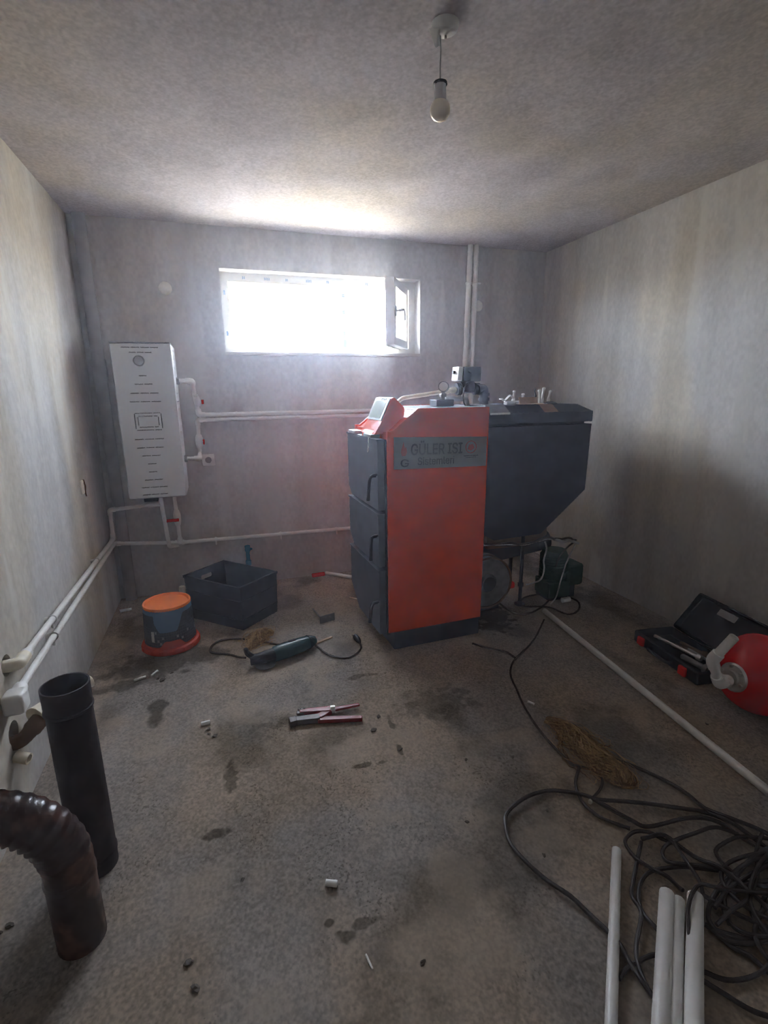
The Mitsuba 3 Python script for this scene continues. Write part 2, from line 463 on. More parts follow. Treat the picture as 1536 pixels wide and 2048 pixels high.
# ------------------------------------------------------------------ pipes
def fitting(a, b, r, n=14):
    """A socket sleeve with soft ends from a to b."""
    a, b = np.asarray(a, float), np.asarray(b, float)
    d = b - a
    return tube([a, a + d * .08, a + d * .92, b], [r * .93, r, r, r * .93], n)


def pipe_run(name, pts, r, mat, label, cat_='pipe', elbows=(), sleeves=(), rr=.03, group=None, bore=None):
    note(name, label, cat_, group)
    add(name + '__tube', tube(fillet(pts, rr), r, 14, inner=bore), mat)
    P = [np.asarray(p, float) for p in pts]
    for k in elbows:
        u = P[k - 1] - P[k]
        v = P[k + 1] - P[k]
        u, v = u / np.linalg.norm(u), v / np.linalg.norm(v)
        L = r * 2.6
        add(name + '__elbow', tube(fillet([P[k] + u * L, P[k], P[k] + v * L], rr * .8, 7), r * 1.32, 14), mat)
    for a, b in sleeves:
        add(name + '__socket', fitting(a, b, r * 1.35), mat)


def clip(owner, p, along, out, r):
    """A saddle clip that holds a pipe off the wall."""
    p, along, out = (np.asarray(v, float) for v in (p, along, out))
    side = np.cross(along, out)
    th = np.linspace(-2.5, 2.5, 12)
    arc = [p + (np.cos(t) * out * -1 + np.sin(t) * side) * (r + .003) * -1 for t in th]
    m = tube(arc, .004, 8)
    add(owner + '__clip', cat(m, fitting(p - out * (r + .02), p - out * (r - .002), .012), fitting(p + side * (r + .004) - out * .004, p + side * (r + .03) - out * .004, .006)), white_plastic)


R1 = .0135
# right of the water heater: flow and return along the back wall to the boiler
pipe_run('heater_flow_pipe', [(-.255, 3.80, 1.573), (-.150, 3.80, 1.573), (-.150, 3.905, 1.50), (-.128, 3.908, 1.338), (1.9, 3.908, 1.338)], .016, white_plastic,
         'upper of the two white pipes on the back wall between heater and boiler', elbows=(1, 3), rr=.045)
pipe_run('heater_return_pipe', [(-.255, 3.80, 1.043), (-.150, 3.80, 1.040), (-.150, 3.905, 1.060), (-.142, 3.908, 1.303), (1.9, 3.908, 1.303)], .014, white_plastic,
         'lower white pipe between heater and boiler, with a bulging valve above the wall socket', elbows=(1, 3), rr=.03)
add('heater_return_pipe__valve', tube([(-.146, 3.905, 1.10), (-.146, 3.905, 1.11), (-.146, 3.905, 1.13), (-.146, 3.905, 1.175), (-.145, 3.905, 1.195), (-.145, 3.905, 1.20)], [.017, .021, .027, .027, .021, .017], 16), white_plastic)
add('heater_return_pipe__valve__lever', rbox(-.120, -.108, 3.86, 3.905, 1.13, 1.165), red_part)
add('heater_flow_pipe__valve', tube([(-.140, 3.88, 1.475), (-.134, 3.90, 1.45), (-.130, 3.905, 1.42), (-.128, 3.906, 1.40)], [.018, .025, .025, .018], 16), white_plastic)
add('heater_flow_pipe__valve__lever', rbox(-.105, -.088, 3.87, 3.905, 1.415, 1.445), red_part)

# below the heater
pipe_run('heater_drain_pipe', [(-.50, 3.84, .722), (-.775, 3.845, .705), (-.780, 3.850, .50), (-.776, 3.72, .500), (-.776, 2.03, .535), (-.835, 1.985, .54)], R1, white_plastic,
         'upper white pipe along the left wall, coming from under the heater', elbows=(1, 2, 4), sleeves=[((-.45, 3.84, .725), (-.53, 3.84, .720))], rr=.02)
pipe_run('radiator_pipe', [(1.25, 3.915, .384), (-.095, 3.915, .400), (-.345, 3.900, .407), (-.775, 3.860, .455), (-.776, 3.80, .462), (-.776, 1.97, .450)], R1, white_plastic,
         'lower white pipe along the left wall that continues low along the back wall', elbows=(3,), rr=.02)
for x, z in ((-.095, .400), (.397, .394), (.849, .389)):
    clip('radiator_pipe', (x, 3.915, z), (1, 0, 0), (0, -1, 0), R1)
clip('heater_drain_pipe', (-.776, 2.42, .527), (0, 1, 0), (1, 0, 0), R1)
clip('radiator_pipe', (-.776, 2.40, .453), (0, 1, 0), (1, 0, 0), R1)
clip('heater_drain_pipe', (-.776, 3.30, .511), (0, 1, 0), (1, 0, 0), R1)
pipe_run('heater_inlet_pipe', [(-.445, 3.85, .80), (-.440, 3.85, .72), (-.425, 3.88, .415), (-.425, 3.885, .385), (-.36, 3.895, .392)], R1 * 1.05, white_plastic,
         'white pipe straight down from the middle of the heater underside', sleeves=[((-.446, 3.85, .775), (-.444, 3.85, .725))], rr=.012)
pipe_run('heater_outlet_pipe', [(-.355, 3.89, .80), (-.350, 3.90, .60), (-.348, 3.90, .407)], R1 * 1.05, white_plastic,
         'white pipe down from the heater with a red lever valve', rr=.012, sleeves=[((-.349, 3.90, .445), (-.348, 3.90, .405)), ((-.385, 3.903, .410), (-.318, 3.907, .404))])
add('heater_outlet_pipe__valve', tube([(-.352, 3.90, .655), (-.351, 3.90, .645), (-.351, 3.90, .62), (-.350, 3.90, .575), (-.350, 3.90, .55), (-.350, 3.90, .54)], [.017, .021, .026, .026, .021, .017], 16), white_plastic)
add('heater_outlet_pipe__valve__lever', cat(rbox(-.440, -.335, 3.858, 3.872, .578, .600, .005), cyl((-.348, 3.895, .589), (-.348, 3.862, .589), .010)), red_part)
# the pair that drops from the ceiling behind the pump
for k, (x0, x1, lab) in enumerate(((1.998, 1.965, 'left'), (2.049, 2.035, 'right'))):
    nm = 'riser_pipe' + ('' if k == 0 else '_001')
    pipe_run(nm, [(x0, 3.905, ZC + .01), (x1, 3.905, 1.30), (x1 - (.02 if k else .0), 3.905, .6)], .021, white_plastic,
             f'{lab} one of the two white pipes dropping from the ceiling behind the pump', group='riser pipes on the back wall')
    for z in (2.32,):
        clip(nm, (x0 + (x1 - x0) * .2, 3.905, z), (0, 0, 1), (0, -1, 0), .021)
# painted drain pipe in the corner
add('drain_pipe', cat(tube([(-.730, 3.925, ZC + .01), (-.730, 3.925, 0)], .040, 20), fitting((-.730, 3.925, 1.58), (-.730, 3.925, 1.72), .045, 20)), drain_paint,
    label='thick grey painted drain pipe standing in the left back corner', cat_='pipe')

# fittings at the near end of the left wall pipes
note('wall_elbow', 'white elbow where the upper left pipe enters a broken hole in the wall', 'pipe fitting')
add('wall_elbow__body', tube(fillet([(-.776, 2.07, .533), (-.772, 2.00, .537), (-.85, 1.985, .54)], .02, 7), .023, 16), cream_plastic)
add('wall_elbow__collar', fitting((-.776, 2.10, .532), (-.775, 2.04, .535), .021), white_plastic)
note('corner_valve', 'white boxy valve at the near end of the lower left pipe', 'valve')
add('corner_valve__body', rbox(XL + .002, -.735, 1.872, 1.945, .40, .478, .014, 12), white_plastic)
add('corner_valve__collar', fitting((-.776, 1.99, .450), (-.776, 1.94, .450), .024), white_plastic)
note('drain_tap', 'rusty drain tap with a cream sleeve below the white valve, behind the black stovepipe', 'tap')
add('drain_tap__body', tube(spline([(-.86, 1.925, .262), (-.79, 1.925, .268), (-.755, 1.955, .29), (-.725, 2.02, .312), (-.70, 2.08, .322)], 5), [.026] * 8 + [.032] * 9, 16), rust_sheet)
add('drain_tap__sleeve', tube([(-.750, 1.985, .318), (-.700, 2.075, .325), (-.60, 2.17, .33)], [.040, .026, .026], 16), cream_plastic)
add('drain_tap__spout', tube([(-.80, 1.90, .225), (-.755, 1.885, .215)], .020, 16, inner=.015), cream_plastic)

# ------------------------------------------------------------------ wall hung water heater
HX0, HX1, HY0, HY1, HZ0, HZ1 = -.607, -.250, 3.625, YB - .004, .808, 1.803
body = rbox(HX0, HX1, HY0, HY1, HZ0, HZ1, .012, 12)
body = body - mbox(HX0 + .0025, HX1 - .0025, HY0 + .0025, HY1 - .01, HZ0 + .0025, HZ1 - .0025)
cuts = []
W = HX1 - HX0


def slot(xc, z, w, n, t=.0065):
    """n slots side by side that add up to a line of width w."""
    g = .006
    s = (w - g * (n - 1)) / n
    for i in range(n):
        x = xc - w / 2 + i * (s + g)
        cuts.append(mbox(x, x + s, HY0 - .01, HY0 + .012, z - t / 2, z + t / 2))


cx = -.432
for z, w, n in ((1.776, .215, 4), (1.746, .13, 3), (1.604, .045, 1), (1.552, .105, 2), (1.496, .165, 3), (1.443, .185, 3),
                (1.203, .175, 3), (1.148, .16, 3), (1.095, .11, 2), (1.041, .052, 1), (.987, .05, 1), (.934, .11, 2), (.884, .16, 3), (.835, .155, 3)):
    slot(cx - .006 + (1.30 - z) * -.012, z, w, n)
for w, h in ((.158, .108), (.122, .070)):
    t = .0065
    for sx in (-1, 1):
        cuts.append(mbox(cx + sx * w / 2 - t / 2, cx + sx * w / 2 + t / 2, HY0 - .01, HY0 + .012, 1.316 - h / 2 + .010, 1.316 + h / 2 - .004))
    for sz in (-1, 1):
        cuts.append(mbox(cx - w / 2 + .004, cx + .028, HY0 - .01, HY0 + .012, 1.316 + sz * h / 2 - t / 2, 1.316 + sz * h / 2 + t / 2))
        cuts.append(mbox(cx + .034, cx + w / 2 - .004, HY0 - .01, HY0 + .012, 1.316 + sz * h / 2 - t / 2, 1.316 + sz * h / 2 + t / 2))
for z in (1.765, 1.71, 1.655, 1.49, 1.44, 1.39, 1.24, 1.19, 1.14):
    cuts.append(mbox(HX1 - .016, HX1 + .01, 3.70, 3.83, z - .003, z + .003))
for c in cuts:
    body = body - c
note('water_heater', 'tall white wall hung electric water heater with dark slots, in the left back corner', 'water heater')
add('water_heater__casing', body, white_enamel, 28)
add('water_heater__boiler_vessel', tube([(-.43, 3.785, HZ0 + .006), (-.43, 3.785, HZ0 + .012), (-.43, 3.785, HZ1 - .012), (-.43, 3.785, HZ1 - .006)], [.13, .148, .148, .13], 28), dull_steel)
add('water_heater__top_cover', rbox(HX0 + .004, HX1 - .004, HY0 - .002, HY1, HZ1 - .001, HZ1 + .006, .002), dull_steel)
add('water_heater__gauge', lathe([(0, .0), (.026, .0), (.028, .004), (.033, .006), (.034, -.004), (.0, -.004)], 32, (-.447, HY0, 1.695), (0, -1, 0)), dull_steel)
add('water_heater__gauge__dial', lathe([(0, .003), (.0245, .003), (.0245, -.002), (0, -.002)], 32, (-.447, HY0, 1.695), (0, -1, 0)), grey_plastic)
for z in (1.573, 1.043):
    add('water_heater__nipple', fitting((HX1 - .01, 3.80, z), (HX1 + .018, 3.80, z), .024), dull_steel)
add('water_heater__junction_box', rbox(-.545, -.452, 3.80, 3.86, .752, .812, .006), black_plastic)

# sockets and round covers on the walls
note('wall_socket', 'white power socket on the back wall just right of the heater', 'socket')
add('wall_socket__plate', rbox(-.142, -.050, YB - .012, YB + .002, .963, 1.051, .006) - m3.Manifold.cylinder(.02, .024, .024, 24).rotate((90, 0, 0)).translate((-.096, YB - .004, 1.007)), white_plastic)
add('wall_socket__well', cat(lathe([(0, 0), (.023, 0), (.023, .002), (0, .002)], 24, (-.096, YB - .004, 1.007), (0, -1, 0)), *[cyl((-.096 + s * .010, YB - .004, 1.007), (-.096 + s * .010, YB - .009, 1.007), .003, 8) for s in (-1, 1)]), grey_plastic)
note('wall_box', 'cracked cream box with loose wire on the left wall beside the heater', 'junction box')
add('wall_box__plate', rbox(XL - .002, XL + .010, 3.315, 3.368, .918, 1.000, .004), cream_plastic)
add('wall_box__wire', tube(spline([(XL + .008, 3.376, 1.0), (XL + .014, 3.372, .96), (XL + .012, 3.365, .925), (XL + .016, 3.36, .90)], 6), .004, 8), rust_sheet)
for x, z, lab in ((-.268, 2.184, 'round plaster-coloured cover high on the back wall left of the window'), (2.100, 2.156, 'round cover on the back wall beside the riser pipes')):
    add('round_cover', lathe([(0, .010), (.032, .009), (.042, .004), (.043, -.003), (0, -.003)], 28, (x, YB, z), (0, -1, 0)), cream_plastic, label=lab, cat_='wall cover')

# ceiling rose and bulb
note('ceiling_rose', 'white round ceiling rose with its cover hanging open', 'ceiling rose')
add('ceiling_rose__base', lathe([(0, .026), (.026, .025), (.037, .018), (.043, .006), (.044, -.002), (0, -.002)], 28, (.770, 1.714, ZC), (0, 0, -1)), white_plastic)
add('ceiling_rose__cover', m3.Manifold.batch_hull([m3.Manifold.sphere(.004, 8).translate(q) for q in ((.728, 1.735, ZC - .010), (.742, 1.700, ZC - .028), (.752, 1.72, ZC - .055), (.762, 1.755, ZC - .012), (.745, 1.725, ZC - .058))]), white_plastic)
add('ceiling_rose__screw', cyl((.775, 1.72, ZC - .027), (.775, 1.72, ZC - .034), .004, 10), dull_steel)
note('pendant_bulb', 'bare unlit opal bulb hanging on a pale wire from the ceiling', 'light bulb')
add('pendant_bulb__wire', tube(spline([(.757, 1.72, ZC - .03), (.758, 1.717, 2.53), (.756, 1.716, 2.48), (.757, 1.716, 2.44)], 6), .0022, 8), grey_plastic)
add('pendant_bulb__socket', lathe([(0, .0), (.0175, .0), (.018, -.006), (.020, -.056), (.0, -.056)], 20, (.757, 1.716, 2.441)), lamp_grey)
add('pendant_bulb__ring', lathe([(.0165, .0), (.0215, -.002), (.022, -.008), (.0175, -.009)], 24, (.757, 1.716, 2.443)), black_plastic)
add('pendant_bulb__globe', lathe([(.0, -.029), (.012, -.0275), (.023, -.022), (.030, -.012), (.0325, .0), (.0315, .011), (.027, .020), (.021, .025), (.012, .028), (0, .028)], 28, (.757, 1.716, 2.364)), bulb_glass)

# ------------------------------------------------------------------ the boiler
BO, BA = np.array([.845, 2.553, 0.0]), 2.0


def onb(m):
    m = turned(m, BA, (0, 0, 0))
    m.apply_translation(BO)
    return m


note('boiler', 'red boiler with black doors and a tilted console in the room middle', 'boiler')
prof = [(0, .115), (.607, .115), (.618, 1.398), (.178, 1.400), (.032, 1.286), (0, 1.286)]
add('boiler__side_panel', onb(xz(prof, 0, .014)), red_enamel, 28)
inner = [(.012, .13), (.60, .13), (.606, 1.388), (.18, 1.388), (.036, 1.276), (.012, 1.276)]
add('boiler__casing', onb(xz(inner, .014, .586)), red_console, 28)
add('boiler__side_panel', onb(xz(prof, .586, .600)), red_enamel, 28)
add('boiler__top_cover', onb(rbox(.180, .604, .014, .586, 1.386, 1.3965, .003)), boiler_grey, 28)
add('boiler__door_frame', onb(box(-.010, .012, .012, .588, .10, 1.235)), black_metal, 28)
add('boiler__base', onb(cat(box(.035, .60, .008, .59, 0, .112), box(.03, .605, .004, .594, .100, .114))), black_metal, 28)
for k, (z0, z1, ch) in enumerate(((.850, 1.236, .05), (.520, .826, .07), (.105, .492, .13))):
    poly = [(.025, z0), (.60 - ch * 1.3, z0), (.60, z0 + ch), (.60, z1), (.025, z1)]
    d = add('boiler__door', onb(yz(poly, -.048, -.010)), door_paint, 28)
    add(d + '__lip', onb(box(-.054, -.010, .02, .604, z1 - .004, z1 + .006)), door_paint, 28)
    zh = (1.045, .700, .300)[k]
    dy = (.035, .005, .045)[k]
    add(d + '__handle', onb(cat(cyl((-.05, .055, zh - .005), (-.078, .055, zh - .005), .008, 12), tube(spline([(-.048, .035, zh + .008), (-.072, .048, zh), (-.082, .055 + dy * .3, zh - .03), (-.084, .058 + dy, zh - .145)], 6), [.007] * 8 + [.0095] * 10 + [.011], 12))), black_metal)
for y in (.10, .40):
    add('boiler__hinge', onb(rbox(-.062, -.006, y, y + .13, 1.243, 1.262, .004)), grey_plastic)
add('boiler__strap', onb(tube(spline([(-.045, .14, 1.262), (-.056, .145, 1.245), (-.057, .15, 1.20), (-.056, .17, 1.16)], 6), .003, 8)), white_plastic)
# console with display on the sloping front
con = [(-.040, 1.262), (.004, 1.330), (.062, 1.455), (.078, 1.458), (.135, 1.405), (.140, 1.388), (.128, 1.316), (.03, 1.262)]
add('boiler__console', onb(xz(con, .095, .345)), red_console, 20)
nrm = np.array([-(1.455 - 1.330), 0, (.062 - .004)])
nrm = nrm / np.linalg.norm(nrm)
a0, a1 = np.array([.004, 0, 1.330]), np.array([.062, 0, 1.455])


def on_face(s0, s1, y0, y1, d0, d1):
    """A slab on the console's display face: s along its slope from 0 to 1."""
    q = [a0 + (a1 - a0) * s + nrm * d for s, d in ((s0, d0), (s1, d0), (s1, d1), (s0, d1))]
    return xz([(v[0], v[2]) for v in q], y0, y1)


add('boiler__console__bezel', onb(on_face(.03, .98, .103, .337, -.002, .005)), grey_plastic)
add('boiler__console__screen', onb(on_face(.12, .86, .130, .318, .005, .0065)), screen_glass)
for y in (.12, .15, .18):
    add('boiler__console__button', onb(on_face(.895, .955, y + .03, y + .05, .005, .008)), black_plastic)
add('boiler__console__lip', onb(xz([(-.045, 1.240), (-.045, 1.262), (.0, 1.31), (.05, 1.31), (.05, 1.240)], .13, .30)), red_enamel, 28)
# maker's plate on the side
pl = xz([(.036, 1.078), (.606, 1.064), (.607, 1.232), (.037, 1.252)], -.0025, .001)
add('boiler__plate', onb(pl), plate_grey, 28)


def print_on(text, x, z, h, mat, key, width, bold=True, ang=-1.0):
    m = meshkit.text_mesh(text, h, .0012, bold)
    m.apply_scale([width / m.extents[0], 1, 1])
    m.apply_translation([-m.bounds[0][0], 0, 0])
    m.apply_transform(trimesh.transformations.rotation_matrix(math.pi / 2, [1, 0, 0]))
    m.apply_transform(trimesh.transformations.rotation_matrix(math.radians(-ang), [0, 1, 0]))
    m.apply_translation((x, -.0018, z))
    add(key, onb(m), mat, False)


print_on('GÜLER ISI', .135, 1.152, .058, plate_ink, 'boiler__plate__lettering', .315)
print_on('Sistemleri', .175, 1.095, .040, plate_ink, 'boiler__plate__lettering', .225)
print_on('G', .074, 1.090, .040, plate_ink, 'boiler__plate__lettering', .050)
flame = [(.083, 1.148), (.103, 1.148), (.114, 1.17), (.106, 1.20), (.100, 1.188), (.093, 1.226), (.082, 1.19), (.076, 1.17)]
add('boiler__plate__emblem', onb(xz(flame, -.0034, -.001)), plate_red, False)
ringm = m3.Manifold.cylinder(.0024, .036, .036, 36) - m3.Manifold.cylinder(.01, .031, .031, 36).translate((0, 0, -.003))
ringm = ringm + extr([(-.022, -.012), (.0, -.020), (.022, -.008), (.012, .016), (-.012, .012)], .0024)
add('boiler__plate__emblem', onb(ringm.rotate((90, 0, 0)).translate((.505, -.0012, 1.178))), plate_red, False)
add('boiler__plate__emblem', onb(cat(box(.458, .552, -.0032, -.001, 1.127, 1.131), box(.47, .54, -.0032, -.001, 1.118, 1.121))), plate_ink, False)

# on top of the boiler
note('pressure_gauge', 'round pressure gauge on a black block on top of the red boiler', 'gauge')
add('pressure_gauge__block', rbox(1.222, 1.336, 2.77, 2.87, 1.399, 1.438, .004), black_metal)
add('pressure_gauge__stem', cat(cyl((1.285, 2.82, 1.435), (1.285, 2.82, 1.485), .013, 12), rbox(1.268, 1.302, 2.803, 2.837, 1.452, 1.472, .003)), dull_steel)
gax = np.array([-.55, -.83, .10])
add('pressure_gauge__case', lathe([(0, .006), (.026, .006), (.028, .010), (.031, .010), (.031, -.018), (0, -.018)], 28, (1.285, 2.81, 1.512), gax), dull_steel)
add('pressure_gauge__dial', lathe([(0, .009), (.0265, .009), (.0265, .004), (0, .004)], 28, (1.285, 2.81, 1.512), gax), white_plastic)

note('circulation_pump', 'dark circulation pump with a square motor head on the pipe above the boiler', 'pump')
add('circulation_pump__motor', rbox(1.425, 1.545, 2.83, 2.93, 1.542, 1.628, .008, 12), black_plastic)
add('circulation_pump__faceplate', turned(rbox(1.392, 1.424, 2.835, 2.925, 1.545, 1.628, .005), 6, (1.41, 2.88, 1.59), (0, 1, 0)), white_plastic)
add('circulation_pump__faceplate__knob', lathe([(0, .012), (.010, .012), (.011, -.002), (0, -.002)], 16, (1.388, 2.88, 1.595), (-1, 0, .1)), black_plastic)
add('circulation_pump__volute', cat(lathe([(0, .05), (.030, .05), (.045, .02), (.050, -.01), (.042, -.035), (.0, -.04)], 24, (1.475, 2.88, 1.515), (0, 0, 1)), tube([(1.40, 2.88, 1.495), (1.57, 2.88, 1.500)], .025, 16)), black_metal)
for x in (1.402, 1.418, 1.520, 1.545):
    add('circulation_pump__flange', cyl((x, 2.88, 1.497), (x + .012, 2.88, 1.498), .037, 18), black_metal)
add('circulation_pump__elbow', tube(fillet([(1.555, 2.88, 1.500), (1.592, 2.88, 1.500), (1.594, 2.88, 1.44), (1.594, 2.88, 1.36)], .025, 7), 0.027, 16), black_metal)
for z in (1.385, 1.425, 1.455):
    add('circulation_pump__union', cyl((1.594, 2.88, z), (1.594, 2.88, z + .018), .036, 8), black_metal)
add('circulation_pump__cable', tube(spline([(1.455, 2.84, 1.60), (1.462, 2.80, 1.585), (1.458, 2.80, 1.55), (1.42, 2.80, 1.51), (1.415, 2.81, 1.46), (1.43, 2.83, 1.42), (1.45, 2.85, 1.40)], 6), .004, 8), black_plastic)
pipe_run('supply_pipe', [(1.40, 2.88, 1.495), (1.335, 2.88, 1.485), (1.10, 3.02, 1.447), (1.06, 3.06, 1.40)], .013, cream_plastic, 'cream pipe with a union running left from the pump over the boiler',
         sleeves=[((1.395, 2.88, 1.494), (1.362, 2.88, 1.489)), ((1.352, 2.88, 1.487), (1.325, 2.885, 1.482))], rr=.02)
pipe_run('manifold_pipe', [(1.37, 2.97, 1.440), (1.52, 2.97, 1.435), (1.53, 2.97, 1.30)], .016, grey_plastic, 'grey pipe stub behind the pressure gauge on the boiler', rr=.02)

# ------------------------------------------------------------------ pellet hopper
note('fuel_hopper', 'tall black fuel hopper with tapered underside beside the red boiler', 'hopper')
add('fuel_hopper__body', xz([(1.50, 1.272), (2.276, 1.272), (2.267, .842), (1.945, .570), (1.600, .560), (1.50, .62)], 2.70, 3.27), hopper_paint, 28)
add('fuel_hopper__neck', box(1.53, 2.243, 2.73, 3.24, 1.26, 1.292), hopper_paint, 28)
lidm = m3.Manifold.batch_hull([m3.Manifold.sphere(.003, 8).translate(q) for q in
                               [(x, y, 1.290) for x in (1.50, 2.274) for y in (2.698, 3.27)] + [(x, y, 1.350) for x in (1.50, 2.274) for y in (2.698, 3.27)] + [(x, y, 1.393) for x in (1.54, 2.205) for y in (2.765, 3.21)]])
add('fuel_hopper__lid', lidm, hopper_paint, 24)
sl = [(2.694, 1.352), (2.764, 1.397), (3.0, 1.399), (3.0, 1.404), (2.763, 1.402), (2.690, 1.357)]
add('fuel_hopper__hinge_plate', yz(sl, 1.535, 1.668), dull_steel, 24, 'grey metal strip across the left end of the lid')
add('fuel_hopper__hinge_plate__edge', box(1.535, 1.666, 2.682, 2.694, 1.346, 1.357), white_plastic, 24)
tp = [(2.694, 1.3525), (2.764, 1.3975), (2.84, 1.3975), (2.84, 1.3990), (2.7635, 1.3990), (2.6930, 1.3540)]
tape = tm(yz(tp, 1.915, 2.015))
add('fuel_hopper__tape', tape, brown_tape, 24, 'brown packing tape over the front edge of the lid')
add('fuel_hopper__chute', xz([(1.70, .57), (1.96, .585), (2.18, .70), (2.20, .46), (2.02, .40), (1.72, .40)], 2.98, 3.16), rust_sheet, 28)
add('fuel_hopper__auger', tube([(1.45, 3.06, .30), (1.70, 3.06, .34), (2.25, 3.06, .40)], .075, 20), black_metal)
add('fuel_hopper__leg', cat(cyl((1.931, 2.872, 0.012), (1.931, 2.872, .565), .012, 12), lathe([(0, .030), (.014, .030), (.020, .014), (.036, .010), (.037, 0), (0, 0)], 20, (1.931, 2.872, 0)), cyl((1.931, 2.872, .14), (1.931, 2.872, .165), .02, 6)), black_metal)
add('fuel_hopper__leg', cat(cyl((2.05, 3.2, 0.0), (2.05, 3.2, .62), .014, 12), lathe([(0, .030), (.014, .030), (.020, .014), (.036, .010), (.037, 0), (0, 0)], 20, (2.05, 3.2, 0))), black_metal)
wz = rng.normal(0, .006, (7, 3))
for k in range(3):
    o = np.array([0, -.01 * k, .012 * k])
    add('fuel_hopper__wire', tube(spline([np.array(q) + o * (1 if i % 2 else -.6) for i, q in enumerate([(1.56, 2.75, .525), (1.70, 2.71, .512), (1.84, 2.70, .515), (1.98, 2.69, .525), (2.08, 2.70, .522), (2.17, 2.72, .495), (2.27, 2.75, .478)])], 6), .007, 8), grey_plastic if k == 1 else rubber)
add('fuel_hopper__wire', tube(spline([(2.05, 2.70, .525), (2.12, 2.69, .50), (2.19, 2.72, .49), (2.25, 2.73, .47), (2.285, 2.74, .455)], 6), .009, 8), grey_plastic)
add('fuel_hopper__wire', tube(spline([(1.985, 2.70, .51), (2.015, 2.72, .45), (2.02, 2.75, .36), (2.05, 2.78, .28), (2.04, 2.80, .20), (1.97, 2.82, .17), (1.945, 2.83, .165)], 6), .006, 8), grey_plastic)
add('fuel_hopper__wire', tube(spline([(2.27, 2.75, .45), (2.225, 2.75, .36), (2.205, 2.76, .29), (2.18, 2.77, .16), (2.165, 2.78, .06), (2.13, 2.79, .006)], 6), .0045, 8), grey_plastic)
add('fuel_hopper__wire', tube(spline([(2.26, 2.76, .46), (2.20, 2.75, .43), (2.15, 2.76, .36), (2.16, 2.80, .28)], 6), .006, 8), rubber)

note('blower', 'round fan housing on the floor between boiler and hopper leg', 'fan')
add('blower__housing', cat(lathe([(.0, .055), (.165, .055), (.178, .045), (.178, -.045), (.165, -.055), (0, -.055)], 40, (1.665, 2.92, .20), (0, -1, 0))), dull_steel)
for d in (-.052, .0, .052):
    add('blower__rim', lathe([(.174, d - .008), (.186, d - .008), (.186, d + .008), (.174, d + .008), (.174, d - .008)], 40, (1.665, 2.92, .20), (0, -1, 0)), rust_sheet)
add('blower__hub', lathe([(0, .075), (.05, .075), (.07, .05), (0, .05)], 24, (1.665, 2.92, .20), (0, -1, 0)), black_metal)
add('blower__foot', box(1.57, 1.76, 2.87, 2.97, 0, .03), black_metal, 28)
add('blower__cap', rbox(1.845, 1.885, 2.87, 2.91, .13, .175, .008), red_part)

note('gear_motor', 'dark green gear motor standing under the hopper by the right wall', 'motor')
add('gear_motor__body', cat(lathe([(0, .0), (.085, .0), (.092, .01), (.092, .20), (.080, .225), (0, .225)], 28, (2.24, 2.93, .135)), rbox(2.15, 2.33, 2.84, 3.02, .02, .14, .01)), motor_green)
for k in range(9):
    z = .155 + k * .02
    add('gear_motor__fin', lathe([(.09, z), (.100, z), (.100, z + .008), (.09, z + .008), (.09, z)], 28, (2.24, 2.93, 0)), motor_green)
add('gear_motor__gearbox', rbox(2.30, 2.43, 2.83, 2.99, .10, .26, .02, 12), motor_green)
add('gear_motor__foot', cat(box(2.16, 2.32, 2.85, 3.01, 0, .022), box(2.35, 2.39, 2.87, 2.95, 0, .11)), black_metal, 28)

# bits and pieces on the hopper lid
ZL = 1.3965
note('cardboard_scrap', 'torn piece of cardboard on the hopper lid under the pipe fittings', 'cardboard')
cb = m3.Manifold.batch_hull([m3.Manifold.sphere(.002, 6).translate(q) for q in ((1.83, 2.82, ZL + .003), (1.99, 2.80, ZL + .003), (1.99, 2.90, ZL + .005), (1.82, 2.93, ZL + .004))])
add('cardboard_scrap__base', cb, cardboard)
add('cardboard_scrap__flap', turned(rbox(1.83, 1.965, 2.84, 2.846, ZL + .004, ZL + .05, .002), -22, (1.9, 2.84, ZL), (1, 0, 0)), cardboard)


def wing_valve(key, x, y, h, lean, lab, mat=white_plastic):
    note(key, lab, 'pipe fitting', None)
    z = ZL + .009 + .003
    top = (x + lean, y, z + h)
    add(key + '__body', cat(fitting((x, y, ZL + .001), (x + lean * .3, y, z + h * .35), .011), tube(spline([(x, y, z + h * .3), (x + lean * .5, y, z + h * .6), top], 5), .0075, 10)), mat)
    add(key + '__cap', ball(top, (.011, .011, .009)), mat)


for k, (x, y, h, l, lab) in enumerate(((1.848, 2.95, .068, .006, 'leftmost white fitting with a knob on the hopper lid'), (1.93, 2.97, .048, .004, 'short white fitting behind the cardboard on the hopper lid'),
                                       (1.99, 2.86, .072, -.008, 'pale bent fitting right of the cardboard on the hopper lid'), (2.02, 2.88, .085, .010, 'tallest pale fitting on the hopper lid'),
                                       (2.045, 2.85, .066, .014, 'rightmost pale fitting with a bent tip on the hopper lid'))):
    wing_valve('pipe_fitting' + ('' if k == 0 else f'_{k:03d}'), x, y, h, l, lab)
note('steel_bracket', 'bent bright steel strip at the left of the hopper lid', 'bracket')
st = spline([(1.70, 2.86, ZL + .036), (1.712, 2.86, ZL + .040), (1.722, 2.86, ZL + .026), (1.735, 2.86, ZL + .030), (1.765, 2.86, ZL + .058), (1.775, 2.86, ZL + .056), (1.80, 2.86, ZL + .036)], 5)
add('steel_bracket__strip', cat(*[m3.Manifold.batch_hull([m3.Manifold.sphere(.0022, 6).translate((q[0], q[1] + dy, q[2])) for q in (a, b) for dy in (-.012, .012)]) for a, b in zip(st, st[1:])]), steel)
add('steel_bracket__foot', cat(rbox(1.735, 1.80, 2.84, 2.88, ZL, ZL + .024, .004), cyl((1.80, 2.84, ZL + .015), (1.815, 2.83, ZL + .015), .011, 12)), steel)
